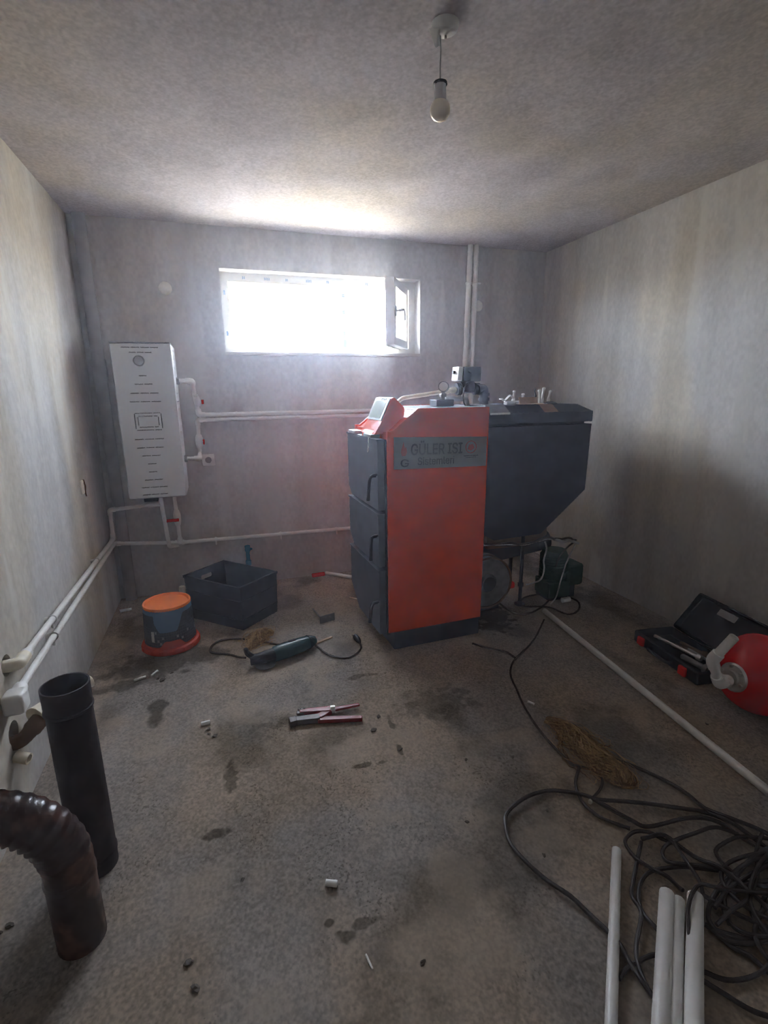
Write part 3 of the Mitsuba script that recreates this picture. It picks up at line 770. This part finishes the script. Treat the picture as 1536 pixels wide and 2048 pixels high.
add('dark_rag', m3.Manifold.batch_hull([m3.Manifold.sphere(.004, 8).translate(q) for q in ((2.005, 2.79, ZL + .004), (2.065, 2.785, ZL + .004), (2.06, 2.82, ZL + .014), (2.015, 2.825, ZL + .012))]), black_plastic, label='small flat black pad beneath the pale fittings on the hopper lid', cat_='pad')
add('black_clip', tube(spline([(1.985, 2.90, ZL + .002), (1.985, 2.90, ZL + .05), (1.975, 2.90, ZL + .082), (1.982, 2.90, ZL + .10)], 5), [.006] * 6 + [.004] * 10, 8), black_plastic, label='thin black upright clip among the fittings on the hopper lid', cat_='clip')

# ------------------------------------------------------------------ on the floor at the back
note('paint_bucket', 'upturned paint bucket with orange base, blue print and red lid by the crate', 'bucket')
PC = np.array([-.388, 3.085])
hh = np.linspace(0, 1, 17)
n = 64
ths = np.arange(n + 1) / n * 2 * np.pi
vv, uu = [], []
for h in hh:
    r = .147 + (.134 - .147) * h
    for t in ths:
        vv.append((PC[0] + r * np.cos(t), PC[1] + r * np.sin(t), .028 + h * .252))
        uu.append((t / (2 * np.pi), h))
ff = []
for i in range(len(hh) - 1):
    for j in range(n):
        a = i * (n + 1) + j
        ff += [(a, a + 1, a + n + 2), (a, a + n + 2, a + n + 1)]
add('paint_bucket__wall', trimesh.Trimesh(vv, ff, process=False), 'pail_print', True, uv=np.array(uu))
add('paint_bucket__base', lathe([(0, .270), (.118, .272), (.124, .281), (.133, .283), (.1355, .278), (.1345, .262), (.12, .262), (0, .262)], 48, (PC[0], PC[1], 0)), orange_plastic)
add('paint_bucket__lid', lathe([(0, 0), (.160, 0), (.167, .006), (.168, .022), (.162, .034), (.148, .038), (.148, .028), (0, .028)], 48, (PC[0], PC[1], 0)), red_lid)
for k in range(6):
    t = 3.6 + k * .42
    add('paint_bucket__lid__tab', turned(rbox(.162, .172, -.012, .012, .010, .030, .003), math.degrees(t), (0, 0, 0)).apply_translation((PC[0], PC[1], 0)), red_lid)

note('crate', 'black plastic crate with hand holes on the floor under the window', 'crate')
cb_ = np.array([(-.285, 3.425), (.040, 3.115), (.280, 3.335), (-.045, 3.645)])     # foot, in the order left, front, right, back
ct_ = np.array([(-.312, 3.455), (.037, 3.095), (.292, 3.325), (-.048, 3.69)])
cc = cb_.mean(0)


def shell(b, t, z0, z1):
    v = np.vstack([np.c_[b, np.full(4, z0)], np.c_[t, np.full(4, z1)]])
    return m3.Manifold.hull_points(v)


outer = shell(cb_, ct_, 0, .296)
inn = shell(cc + (cb_ - cc) * .965, cc + (ct_ - cc) * .965, .008, .32)
side = outer - inn
lb = (ct_[0] + ct_[3]) / 2
dirn = (ct_[3] - ct_[0]) / np.linalg.norm(ct_[3] - ct_[0])
for a, b in ((0, 3),):
    mid = (ct_[a] + ct_[b]) / 2
    ang_ = math.degrees(math.atan2(*(ct_[b] - ct_[a])[::-1]))
    side = side - rbox(-.05, .05, -.06, .06, .225, .258, .012).rotate((0, 0, ang_)).translate((mid[0], mid[1], 0))
add('crate__walls', side, crate_plastic, 25)
rim_o, rim_i = shell(cc + (ct_ - cc) * 1.018, cc + (ct_ - cc) * 1.018, .284, .300), shell(cc + (ct_ - cc) * .955, cc + (ct_ - cc) * .955, .27, .32)
add('crate__rim', rim_o - rim_i, crate_plastic, 25)
for (a, b) in ((0, 1), (1, 2)):
    for z in (.07, .20):
        s = .998 + .0  # raised ribs round the outside
        p0, p1 = (cb_[a] + (ct_[a] - cb_[a]) * z / .296), (cb_[b] + (ct_[b] - cb_[b]) * z / .296)
        add('crate__rib', tube([(*p0, z), (*p1, z)], .005, 6), crate_plastic)

add('blue_valve', cat(tube([(.132, 3.915, .10), (.132, 3.915, .30)], .015, 14), fitting((.132, 3.915, .165), (.132, 3.915, .205), .022), fitting((.132, 3.915, .28), (.132, 3.915, .325), .022), tube([(.132, 3.915, .30), (.165, 3.90, .30)], .008, 10), tube([(.132, 3.915, .10), (.132, 3.915, .0)], .010, 10)), blue_valve,
    label='blue plastic standpipe on the back wall behind the crate', cat_='valve')
add('cream_stub', tube([(-.372, 3.90, 0), (-.372, 3.90, .052), (-.372, 3.90, .06)], [.024, .024, .020], 16), cream_plastic, label='short cream pipe stub standing on the floor behind the bucket', cat_='pipe stub')
add('red_handle', turned(rbox(.625, .735, 3.895, 3.925, .001, .030, .008, 10), 4, (.68, 3.91, 0)), red_part, label='red plastic handle lying at the foot of the back wall', cat_='handle')
add('offcut_pipe', tube([(.745, 3.925, .016), (1.10, 3.60, .016)], .015, 16, inner=.011), white_plastic, label='white pipe on the floor that runs behind the boiler doors', cat_='pipe')
add('steel_rod', tube([(.815, 3.39, .005), (1.02, 3.19, .005)], .0045, 8), cream_plastic, label='thin pale rod on the floor poking out behind the boiler', cat_='rod')
note('angle_plate', 'small steel plate with a thin leg standing on the floor left of the boiler', 'bracket')
add('angle_plate__plate', moved(turned(rbox(-.055, .055, -.003, .003, 0, .052, .002) - m3.Manifold.cylinder(.02, .006, .006, 12).rotate((90, 0, 0)).translate((.018, .01, .032)), 16, (0, 0, 0)), (.578, 3.058, 0)), dull_steel)
add('angle_plate__leg', tube([(.530, 3.05, .045), (.530, 3.10, .030), (.521, 3.28, .006)], .006, 8), dull_steel)

# small pieces: pipe offcuts and chips
offs = [(-.734, 3.69, .075, 10, .010, 'white pipe offcut by the left back corner'), (-.174, 2.191, .040, 4, .010, 'white pipe offcut on the floor left of the pipe wrench'),
        (.213, 1.241, .036, -24, .010, 'white pipe offcut in the middle of the floor near the camera'), (-.518, 2.704, .060, 22, .007, 'left one of the two white offcuts in the wet patch by the bucket'),
        (-.449, 2.735, .055, 62, .007, 'right one of the two white offcuts in the wet patch by the bucket'), (1.334, 1.841, .032, -58, .006, 'tiny white offcut beside the long cable'),
        (2.262, 2.795, .062, 0, .019, 'thick white pipe offcut in front of the gear motor'), (.263, .997, .040, 100, .003, 'white sliver near the bottom of the picture')]
for x, y, L, a, r, lab in offs:
    d = np.array([math.cos(math.radians(a)), math.sin(math.radians(a)), 0]) * L / 2
    c = np.array([x, y, r + .001])
    add('pipe_offcut', tube([c - d, c + d], r, 14, inner=r * .7), white_plastic, label=lab, cat_='offcut')
chips = []
for x, y, s in ((-.162, 2.150, .010), (-.135, 2.095, .010), (-.16, 2.12, .006), (.620, 1.745, .009), (.55, 1.90, .012), (.60, 1.985, .01), (-.40, 2.66, .012), (-.36, 2.72, .009), (-.43, 2.69, .012), (-.70, 1.42, .009), (-.72, 1.405, .006),
                (.86, 1.6, .006), (.90, 1.12, .006), (.72, 1.32, .006), (1.02, 1.27, .006), (1.05, 1.55, .006), (-.05, 1.35, .006), (.4, .95, .007), (2.0, 1.45, .006), (1.55, 1.72, .005), (-.2, 1.15, .01), (-.18, 1.08, .01)):
    m = trimesh.creation.icosphere(1, s)
    m.vertices *= rng.uniform(.6, 1.3, (len(m.vertices), 1)) * np.array([1.4, .9, .6])
    m.apply_transform(trimesh.transformations.rotation_matrix(rng.uniform(0, 6), [0, 0, 1]))
    m.apply_translation((x, y, s * .35))
    chips.append(m)
add('mortar_chips', cat(*chips), chip_mat, False, 'scattered dark chips and crumbs on the concrete floor', 'debris', kind='stuff')

# ------------------------------------------------------------------ tools on the floor
def strands(path_pts, nst, spread, z0, thick=.0012, seed=3, jitter=.012, wave=.01, nseg=16):
    """Loose fibres that follow a path."""
    g = np.random.default_rng(seed)
    base = spline(path_pts, 10)
    s = np.linspace(0, 1, len(base))
    out = []
    for _ in range(nst):
        a, b = sorted(g.uniform(-.05, 1.05, 2))
        if b - a < .25:
            b = a + .35
        t = np.clip(np.linspace(a, b, nseg), 0, 1)
        q = np.stack([np.interp(t, s, base[:, k]) for k in range(3)], 1)
        tang = np.gradient(q, axis=0)
        nrm_ = np.stack([-tang[:, 1], tang[:, 0]], 1)
        nrm_ /= np.linalg.norm(nrm_, axis=1)[:, None] + 1e-9
        off = g.normal(0, spread) + wave * np.sin(t * g.uniform(4, 12) + g.uniform(0, 6)) + np.cumsum(g.normal(0, jitter / nseg ** .5, nseg)) * .4
        env = np.sin(np.pi * np.clip(t * .9 + .05, 0, 1)) ** .5
        q[:, :2] += nrm_ * (off * env)[:, None]
        hmax = z0 * np.exp(-(off / (spread * 1.6)) ** 2) * env
        q[:, 2] = .003 + hmax * g.uniform(0.05, 1) + .004 * np.sin(t * 20 + g.uniform(0, 6)) + .004
        out.append(tube(q, thick, 4, caps=False))
    return cat(*out)


def hemp(key, path, n_, spread, z0, seed, lab):
    note(key, lab, 'hemp')
    for k, (m, f) in enumerate((('hemp_brown', .40), ('hemp_gold', .38), ('hemp_red', .22))):
        add(key + '__strands', strands(path, int(n_ * f), spread * (1.0, .9, 1.1)[k], z0 * (0.9, 1.0, .8)[k], .0021, seed + k, .05, .020, 22), m, True)
    add(key + '__wisps', strands(path, n_ // 4, spread * 1.5, z0 * .8, .0009, seed + 7, .10, .035, 22), 'hemp_gold', True)


hemp('hemp_bundle', [(1.32, 1.70, 0), (1.36, 1.62, 0), (1.36, 1.54, 0), (1.35, 1.46, 0), (1.37, 1.38, 0), (1.38, 1.31, 0), (1.36, 1.265, 0)], 300, .034, .060, 5, 'twisted bundle of brown sealing hemp lying on the black cable')
hemp('hemp_bundle_001', [(.05, 2.83, 0), (.09, 2.90, 0), (.13, 2.98, 0), (.17, 3.00, 0), (.215, 2.985, 0)], 130, .030, .045, 19, 'tuft of brown sealing hemp behind the angle grinder')

note('angle_grinder', 'dark green power tool lying on the floor in front of the crate', 'power tool')
g0, g1 = np.array([.175, 2.640, .052]), np.array([.440, 2.745, .050])
ax = (g1 - g0) / np.linalg.norm(g1 - g0)
add('angle_grinder__body', tube([g0, g0 + ax * .02, g0 + ax * .08, g0 + ax * .16, g0 + ax * .22, g0 + ax * .265, g1], [.030, .043, .046, .045, .041, .032, .022], 20), grinder_green)
add('angle_grinder__vents', cat(*[tube([g0 + ax * (.235 + k * .009), g0 + ax * (.239 + k * .009)], .0415 - k * .003, 18) for k in range(4)]), black_plastic)
add('angle_grinder__switch', tube([g0 + ax * .11 + np.array([0, 0, .043]), g0 + ax * .15 + np.array([0, 0, .044])], .009, 10), black_plastic)
add('angle_grinder__head', tube(spline([g0 + ax * .015, g0 - ax * .02 + np.array([0, .004, .002]), g0 - ax * .07 + np.array([-.005, .02, -.004]), g0 - ax * .115 + np.array([-.01, .04, -.008])], 5), [.036] * 4 + [.034] * 4 + [.031] * 4 + [.030] * 4, 18), black_plastic)
hd = g0 - ax * .115 + np.array([-.01, .04, -.008])
add('angle_grinder__lever', tube(spline([hd + np.array([.01, 0, .02]), hd + np.array([-.016, .005, .045]), hd + np.array([-.022, .006, .075])], 5), [.016] * 5 + [.012] * 5 + [.007], 10), black_plastic)
add('angle_grinder__guard', lathe([(.012, .0), (.055, .0), (.058, .008), (.012, .010)], 28, (.135, 2.625, .008)), dull_steel)
zc = .006
cord = [(.033, 2.700, .03), (-.005, 2.760, .010), (-.052, 2.812, zc), (-.135, 2.86, zc), (-.161, 2.899, zc), (-.141, 2.975, zc), (-.076, 3.013, zc), (.033, 2.981, zc), (.16, 2.89, zc), (.300, 2.80, zc), (.42, 2.775, zc), (.455, 2.72, zc), (.475, 2.657, zc), (.512, 2.598, zc), (.575, 2.552, zc), (.638, 2.566, zc), (.693, 2.633, zc), (.703, 2.70, zc)]
add('angle_grinder__cord', tube(spline(cord, 8), .0058, 10), rubber)
add('angle_grinder__plug', cat(tube([(.703, 2.695, .008), (.701, 2.715, .012), (.695, 2.745, .017), (.692, 2.765, .018)], [.009, .015, .018, .016], 14), *[cyl((.692 + s * .009, 2.763, .018), (.690 + s * .009, 2.785, .018), .0025, 8) for s in (-1, 1)]), black_plastic)
add('wood_sliver', turned(rbox(-.065, .065, -.008, .008, .002, .010, .002), 24, (0, 0, 0)).apply_translation((.50, 2.80, 0)), cardboard, label='thin pale wood sliver beside the tip of the power tool', cat_='wood sliver')

note('pipe_wrench', 'red pipe wrench with open jaws lying in the middle of the floor', 'pipe wrench')
w0, w1 = np.array([.200, 2.060, .012]), np.array([.515, 1.985, .012])


def bar(a, b, wa, wb, z0, z1):
    a, b = np.asarray(a, float)[:2], np.asarray(b, float)[:2]
    d = (b - a) / np.linalg.norm(b - a)
    nn = np.array([-d[1], d[0]])
    q = [a + nn * wa, a - nn * wa, b - nn * wb, b + nn * wb]
    s = m3.Manifold.sphere(.003, 8)
    return m3.Manifold.batch_hull([s.translate((v[0], v[1], z)) for v in q for z in (z0 + .003, z1 - .003)])


add('pipe_wrench__lower_handle', cat(bar((.325, 2.040), (.517, 1.984), .013, .008, .004, .024)), red_tool)
add('pipe_wrench__lower_jaw', cat(bar((.205, 2.066), (.330, 2.048), .013, .016, .002, .030), bar((.196, 2.060), (.225, 2.062), .018, .015, .001, .032)), worn_steel)
add('pipe_wrench__upper_handle', bar((.390, 2.086), (.530, 2.083), .009, .006, .014, .026), red_tool)
add('pipe_wrench__body', cat(bar((.252, 2.112), (.390, 2.083), .010, .016, .010, .034), bar((.330, 2.050), (.385, 2.080), .014, .014, .008, .030)), red_tool)
add('pipe_wrench__upper_jaw', cat(bar((.238, 2.108), (.285, 2.106), .010, .008, .008, .030), *[bar((.246 + k * .012, 2.120), (.251 + k * .012, 2.122), .004, .004, .02, .036) for k in range(3)]), worn_steel)
add('pipe_wrench__nut', cyl((.392, 2.086, .022), (.412, 2.085, .022), .019, 14), steel)

# ------------------------------------------------------------------ right side
Z0 = .0225
add('floor_pipe', tube([(2.010, 2.690, .018), (1.905, 1.68, .018), (1.80, .62, .018)], .0175, 18, inner=.013), white_plastic, label='long white plastic pipe lying along the floor past the red tank', cat_='pipe')

note('tool_case', 'open black plastic tool case leaning on the right wall behind the red tank', 'tool case')
ca = -8.0


def onc(m):
    m = turned(m, ca, (0, 0, 0))
    m.apply_translation((2.287, 2.19, 0))
    return m


# local: x away from the camera side towards the wall, y along the wall (negative = nearer)
tray = rbox(0, .255, -.50, 0, 0, .072, .012, 10) - rbox(.012, .243, -.488, -.012, .018, .12, .01)
add('tool_case__tray', onc(tray), black_plastic)
lid = rbox(0, .262, -.50, 0, 0, .045, .012, 10) - rbox(.012, .25, -.488, -.012, -.03, .036, .01)
lid = lid + rbox(.19, .215, -.30, -.20, .040, .052, .004)
lid = tm(lid)
lid.apply_translation((-.262, 0, .0))                       # hinge edge at x = 0
lid = turned(lid, -180 + 0, (0, 0, 0), (0, 1, 0))
lid = turned(lid, -52, (0, 0, 0), (0, 1, 0))
lid.apply_translation((.255, 0, .075))
add('tool_case__lid', onc(lid), black_plastic)
insl = tm(rbox(.185, .225, -.31, -.19, -.001, .002, .001))
insl = turned(insl, -52, (0, 0, 0), (0, 1, 0))
insl.apply_translation((.255, 0, .078))
add('tool_case__lid__label', onc(insl), grey_plastic)
for y in (-.075, -.405):
    add('tool_case__latch', onc(rbox(-.016, .004, y - .025, y + .025, .008, .058, .006)), red_part)
add('tool_case__carry_handle', onc(tube(spline([(.0, -.16, .035), (-.03, -.17, .035), (-.034, -.24, .035), (-.03, -.31, .035), (0, -.32, .035)], 6), .009, 10)), black_plastic)
for k, (a, b, r, m, lab) in enumerate((((.06, -.10, .075), (.13, -.36, .070), .009, steel, 'long bright steel bar in the open tool case'), ((.10, -.20, .062), (.19, -.33, .062), .013, rust_sheet, 'brown rod in the open tool case'),
                                       ((.13, -.28, .078), (.16, -.46, .070), .008, dull_steel, 'dull steel bar at the near end of the tool case'), ((.08, -.30, .050), (.10, -.45, .055), .016, dull_steel, 'thick dark die at the near end of the tool case'),
                                       ((.17, -.18, .060), (.21, -.42, .064), .010, rust_sheet, 'brown bar along the hinge of the tool case'))):
    mm = cat(cyl(a, b, r, 12), lathe([(0, .012), (r * 1.7, .012), (r * 1.7, -.012), (0, -.012)], 14, b, np.subtract(b, a)))
    add('case_tool', onc(mm), m, label=lab, cat_='tool')

note('expansion_tank', 'round red expansion tank lying on the floor at the right edge', 'tank')
VC, VR = np.array([2.316, 1.465, .1834]), .1834
vax = np.array([-.992, .02, .10])
vax /= np.linalg.norm(vax)
pr = [(0, -VR * 1.02)] + [(VR * math.cos(t), VR * math.sin(t)) for t in np.linspace(-1.45, 1.45, 24)] + [(0, VR * .99)]
add('expansion_tank__shell', lathe(pr, 56, VC, vax), red_tank)
add('expansion_tank__weld_seam', lathe([(VR - .002, -.006), (VR + .0035, -.003), (VR + .0035, .003), (VR - .002, .006)], 56, VC, vax), red_tank)
fc = VC + vax * VR * .93
add('expansion_tank__flange', lathe([(0, .020), (.030, .020), (.034, .012), (.060, .010), (.066, .004), (.068, -.020), (0, -.020)], 40, fc, vax), steel)
e1 = np.cross(vax, [0, 0, 1]); e1 /= np.linalg.norm(e1)
e2 = np.cross(e1, vax)
for k in range(6):
    t = k * math.pi / 3 + .3
    c = fc + (e1 * math.cos(t) + e2 * math.sin(t)) * .050
    add('expansion_tank__bolt', cyl(c + vax * .006, c + vax * .020, .007, 6), steel)
fo = fc + vax * .018
note('tank_elbow_pipe', 'white pipe elbow assembly screwed to the flange of the red tank', 'pipe fitting')
q0, q1, q2, q3 = (np.array(v) for v in ((2.112, 1.465, .196), (2.030, 1.446, .205), (1.968, 1.450, .330), (1.998, 1.392, .466)))
add('tank_elbow_pipe__stub', cat(fitting(q0, q1, .024), fitting(q0 + (q1 - q0) * .2, q0 + (q1 - q0) * .55, .030, 8)), white_plastic)
add('tank_elbow_pipe__elbow', tube(fillet([q1 - (q1 - q0) * .5, q1, q1 + (q2 - q1) * .32], .018, 7), .0265, 16), white_plastic)
add('tank_elbow_pipe__riser', tube([q1 + (q2 - q1) * .2, q2], .020, 16), white_plastic)
add('tank_elbow_pipe__elbow', tube(fillet([q1 + (q2 - q1) * .70, q2, q2 + (q3 - q2) * .30], .020, 7), .0255, 16), white_plastic)
add('tank_elbow_pipe__outlet', tube([q2 + (q3 - q2) * .12, q3], .0195, 16, inner=.013), white_plastic)

# cables
CAB = {
    'A': [(1.937, 2.592), (1.782, 2.439), (1.658, 2.335), (1.491, 2.223), (1.416, 2.154), (1.363, 2.067), (1.328, 1.959), (1.289, 1.84), (1.258, 1.701), (1.246, 1.56), (1.25, 1.44), (1.265, 1.413), (1.308, 1.377), (1.308, 1.324), (1.268, 1.287), (1.209, 1.259)],
    'A2': [(1.343, 2.464), (1.401, 2.386), (1.474, 2.312), (1.492, 2.234)],
    'A3': [(1.268, 1.406), (1.198, 1.341), (1.172, 1.291), (1.16, 1.24), (1.177, 1.172), (1.238, 1.106)],
    'B': [(1.259, 1.128), (1.211, 1.222), (1.19, 1.266), (1.128, 1.316), (1.063, 1.342), (.967, 1.332), (.875, 1.3), (.84, 1.261), (.811, 1.184), (.818, 1.116), (.848, 1.039), (.883, .967), (.903, .914), (.918, .852), (.923, .808), (.917, .769), (.914, .726), (.915, .677)],
    'C': [(1.395, 1.436), (1.438, 1.393), (1.484, 1.317), (1.527, 1.239), (1.553, 1.162), (1.558, 1.087), (1.607, 1.019), (1.654, .954), (1.674, .893)],
    'D': [(1.197, 1.245), (1.347, 1.176), (1.462, 1.119), (1.543, 1.074), (1.585, 1.001), (1.603, .895)],
    'E': [(1.211, 1.222), (1.259, 1.128), (1.303, 1.089), (1.452, 1.071), (1.531, 1.028), (1.565, .952), (1.576, .875)],
    'F': [(1.33, .991), (1.306, 1.036), (1.28, 1.066), (1.242, 1.085), (1.198, 1.078), (1.171, 1.055), (1.164, 1.003), (1.182, .958), (1.204, .919), (1.217, .888), (1.218, .875)],
    'G': [(1.232, 1.051), (1.306, 1.036), (1.33, .991), (1.354, .939), (1.372, .885), (1.385, .831), (1.394, .778), (1.388, .732)],
    'H': [(1.555, .963), (1.494, 1.0), (1.418, 1.014), (1.347, 1.017), (1.286, 1.006), (1.247, .98), (1.24, .953), (1.291, .931), (1.365, .901), (1.386, .853), (1.383, .79)],
    'I': [(1.38, .892), (1.31, .924), (1.246, .948), (1.179, .955), (1.121, .938), (1.076, .901), (1.054, .86), (1.05, .823), (1.052, .793)],
    'J': [(1.642, .912), (1.607, .934), (1.545, .955), (1.477, .957), (1.426, .939), (1.404, .902), (1.413, .853), (1.435, .828), (1.47, .79)],
    'L': [(.864, .748), (.896, .76), (.945, .766), (.994, .763), (1.035, .743)],
    'M': [(1.084, .691), (1.119, .66), (1.169, .647), (1.225, .644), (1.272, .65)],
    'N': [(1.061, .686), (1.069, .671), (1.089, .637), (1.119, .592), (1.152, .565)],
    'O': [(1.196, .782), (1.208, .759), (1.211, .715), (1.236, .679), (1.245, .631)],
    'Q': [(1.232, 1.051), (1.105, .952), (1.063, .914), (1.047, .862), (.953, .784), (.919, .715), (.917, .671)],
    'R': [(1.625, .934), (1.546, .894), (1.483, .843), (1.376, .792), (1.286, .774), (1.208, .759)],
    'S': [(1.318, 1.006), (1.298, .938), (1.28, .875), (1.259, .84)],
}


def lay(pts, r, lift=0.0, seed=0):
    g = np.random.default_rng(seed)
    z = r + .001 + lift * (0.25 + 0.75 * g.random(len(pts)))
    return tube(spline(np.c_[np.array(pts), z], 7), r, 8)


add('power_cable', lay(CAB['A'], .0052, .004, 1), rubber, label='long thin dark cable on the floor from under the hopper to the hemp', cat_='cable')
add('power_cable_001', lay(CAB['A2'], .0055, .002, 2), rubber, label='short dark cable end on the floor in front of the boiler base', cat_='cable')
note('cable_tangle', 'large tangle of dark rubber cable on the floor in the near right corner', 'cable tangle')
lift = {'B': .012, 'D': .016, 'E': .022, 'F': .02, 'G': .03, 'H': .03, 'I': .012, 'J': .02, 'R': .03, 'S': .026}
add('cable_tangle__coil', cat(*[lay(v, .0068 if k in 'BCDEG' else .0060, lift.get(k, .008), 10 + i) for i, (k, v) in enumerate(CAB.items()) if k not in ('A', 'A2')]), rubber)
# extra turns at the right edge of the tangle
g = np.random.default_rng(21)
turns = []
for k in range(15):
    c = np.array([1.56 + g.normal(0, .07), .74 + g.normal(0, .05)])
    a, b, rot = g.uniform(.20, .34), g.uniform(.07, .15), g.uniform(-.6, .3)
    t = np.linspace(g.uniform(0, 6), g.uniform(0, 6) + 5.5, 14)
    x, y = a * np.cos(t), b * np.sin(t)
    turns.append(lay(np.c_[c[0] + x * math.cos(rot) - y * math.sin(rot), c[1] + x * math.sin(rot) + y * math.cos(rot)], 0.0062, .022, 40 + k))
add('cable_tangle__coil', cat(*turns), rubber)
over = [(1.446, .773, .03), (1.36, .80, .045), (1.30, .825, .05), (1.245, .845, .062), (1.195, .83, .066), (1.145, .80, .062), (1.11, .765, .050), (1.09, .735, .042)]
add('cable_tangle__coil', tube(spline(over, 7), .0055, 8), rubber)
add('cable_tangle__tape', tube([(1.205, 1.257, .010), (1.185, 1.245, .010)], .0075, 10), white_plastic)
fl = [(1.831, 3.10, .012), (1.80, 2.93, .006), (1.815, 2.745, .006), (1.911, 2.715, .006), (2.06, 2.78, .007), (2.17, 2.86, .010), (2.22, 2.95, .008), (2.10, 2.97, .006), (1.99, 2.93, .006), (1.93, 2.83, .006), (2.02, 2.775, .012), (2.09, 2.735, .010), (2.14, 2.615, .006), (2.245, 2.64, .006), (2.338, 2.75, .006), (2.335, 2.84, .006), (2.28, 2.86, .006)]
add('motor_cable', tube(spline(fl, 8), .0060, 8), rubber, label='dark cable looping on the floor around the hopper leg', cat_='cable')

# white pipes at the bottom right, lying over the tangle
for k, (a, b, r, z, lab) in enumerate((((1.141, 1.061), (.782, .683), .0148, .016, 'thin white pipe on its own, left of the bundle at the bottom right'), ((1.177, .893), (.896, .645), .0205, .036, 'left pipe of the three white pipes lying together'),
                                       ((1.193, .866), (.928, .634), .0165, .030, 'thinner middle pipe of the three white pipes'), ((1.250, .858), (.971, .620), .0215, .036, 'right pipe of the three white pipes, under a cable loop'))):
    a, b = np.array(a), np.array(b)
    # lift of the axis shifts it towards the camera along the line of sight so that it covers the same spot
    s = 1 - z / 1.5
    a, b = a * s, b * s
    e = a + (b - a) * (3.2 if k == 0 else 4.0)
    add('white_pipe', tube([(*a, z), (*e, z)], r, 18, inner=r * .72), white_plastic, label=lab, cat_='pipe')

# crumpled clear bag at the right edge
bm = trimesh.creation.icosphere(4, 1.0)
d = meshkit.fbm(bm.vertices * 2.6 + 5, 3, 4) - .5
d2 = np.abs(meshkit.noise(bm.vertices * 5 + 1, 2) - .5)
bm.vertices *= (1 + .9 * d - .5 * d2)[:, None] * np.array([.055, .10, .028])
bm.apply_transform(trimesh.transformations.rotation_matrix(-.5, [0, 0, 1]))
bm.apply_translation((1.365, .615, 0))
bm.vertices[:, 2] += .002 - bm.vertices[:, 2].min()
add('plastic_bag', bm, 'clear_film', 40, 'crumpled clear plastic bag at the right edge on the cables', 'plastic bag')

# ------------------------------------------------------------------ stove pipes at the left
note('stove_pipe', 'straight black stovepipe standing upright near the left wall', 'stovepipe')
SX, SY = -.50, 1.56
add('stove_pipe__tube', tube([(SX, SY, 0), (SX, SY, .05), (SX, SY, .052), (SX, SY, .585), (SX, SY, .59), (SX, SY, .662)], [.0625, .0625, .0625, .0625, .0645, .0655], 40, inner=.0605), 'stove_enamel')
add('stove_pipe__collar', tube([(SX, SY, .578), (SX, SY, .582), (SX, SY, .588), (SX, SY, .592)], [.064, .067, .067, .064], 40), 'stove_enamel')
add('stove_pipe__bead', tube([(SX, SY, .040), (SX, SY, .046), (SX, SY, .054), (SX, SY, .060)], [.062, .0655, .0655, .062], 40), 'stove_enamel')

note('stove_elbow', 'glossy brown ribbed stovepipe elbow standing on one end at the left edge', 'stovepipe elbow')
EX, EY, ER, EZ = -.490, 1.318, .20, .265
pth = [(EX, EY, z) for z in np.linspace(0, EZ, 12)] + [(EX - ER * (1 - math.cos(t)), EY, EZ + ER * math.sin(t)) for t in np.linspace(0, math.pi / 2, 90)[1:]] + [(EX - ER - d, EY, EZ + ER) for d in (.02, .05, .08)]
el = tube(pth, .0615, 44, inner=.058)
# crimped folds of the bend: deep on the inside of the curve, slight outside
v = el.vertices
inb = (v[:, 2] > EZ - .002) & (v[:, 0] > EX - ER - .075)
ang_e = np.arctan2(v[:, 2] - EZ, v[:, 0] - (EX - ER))
rad_e = np.hypot(v[:, 2] - EZ, v[:, 0] - (EX - ER))
cen = np.array([EX - ER, EZ])
u_in = np.clip((ER - rad_e) / .062, -1, 1)
w_e = np.clip(ang_e / .12, 0, 1) * np.clip((math.pi / 2 - ang_e) / .12, 0, 1) * inb
amp = (.0016 + .0032 * np.clip(u_in, 0, 1)) * np.sin(ang_e * 46) * w_e
dirv = np.stack([v[:, 0] - (cen[0] + ER * np.cos(ang_e)), v[:, 1] - EY, v[:, 2] - (cen[1] + ER * np.sin(ang_e))], 1)
dirv /= np.linalg.norm(dirv, axis=1)[:, None] + 1e-9
el.vertices = v + dirv * amp[:, None]
add('stove_elbow__tube', el, 'rusty_iron', 50)
add('stove_elbow__bead', tube([(EX, EY, .215), (EX, EY, .220), (EX, EY, .228), (EX, EY, .234)], [.0615, .0645, .0645, .0615], 44), 'rusty_iron')
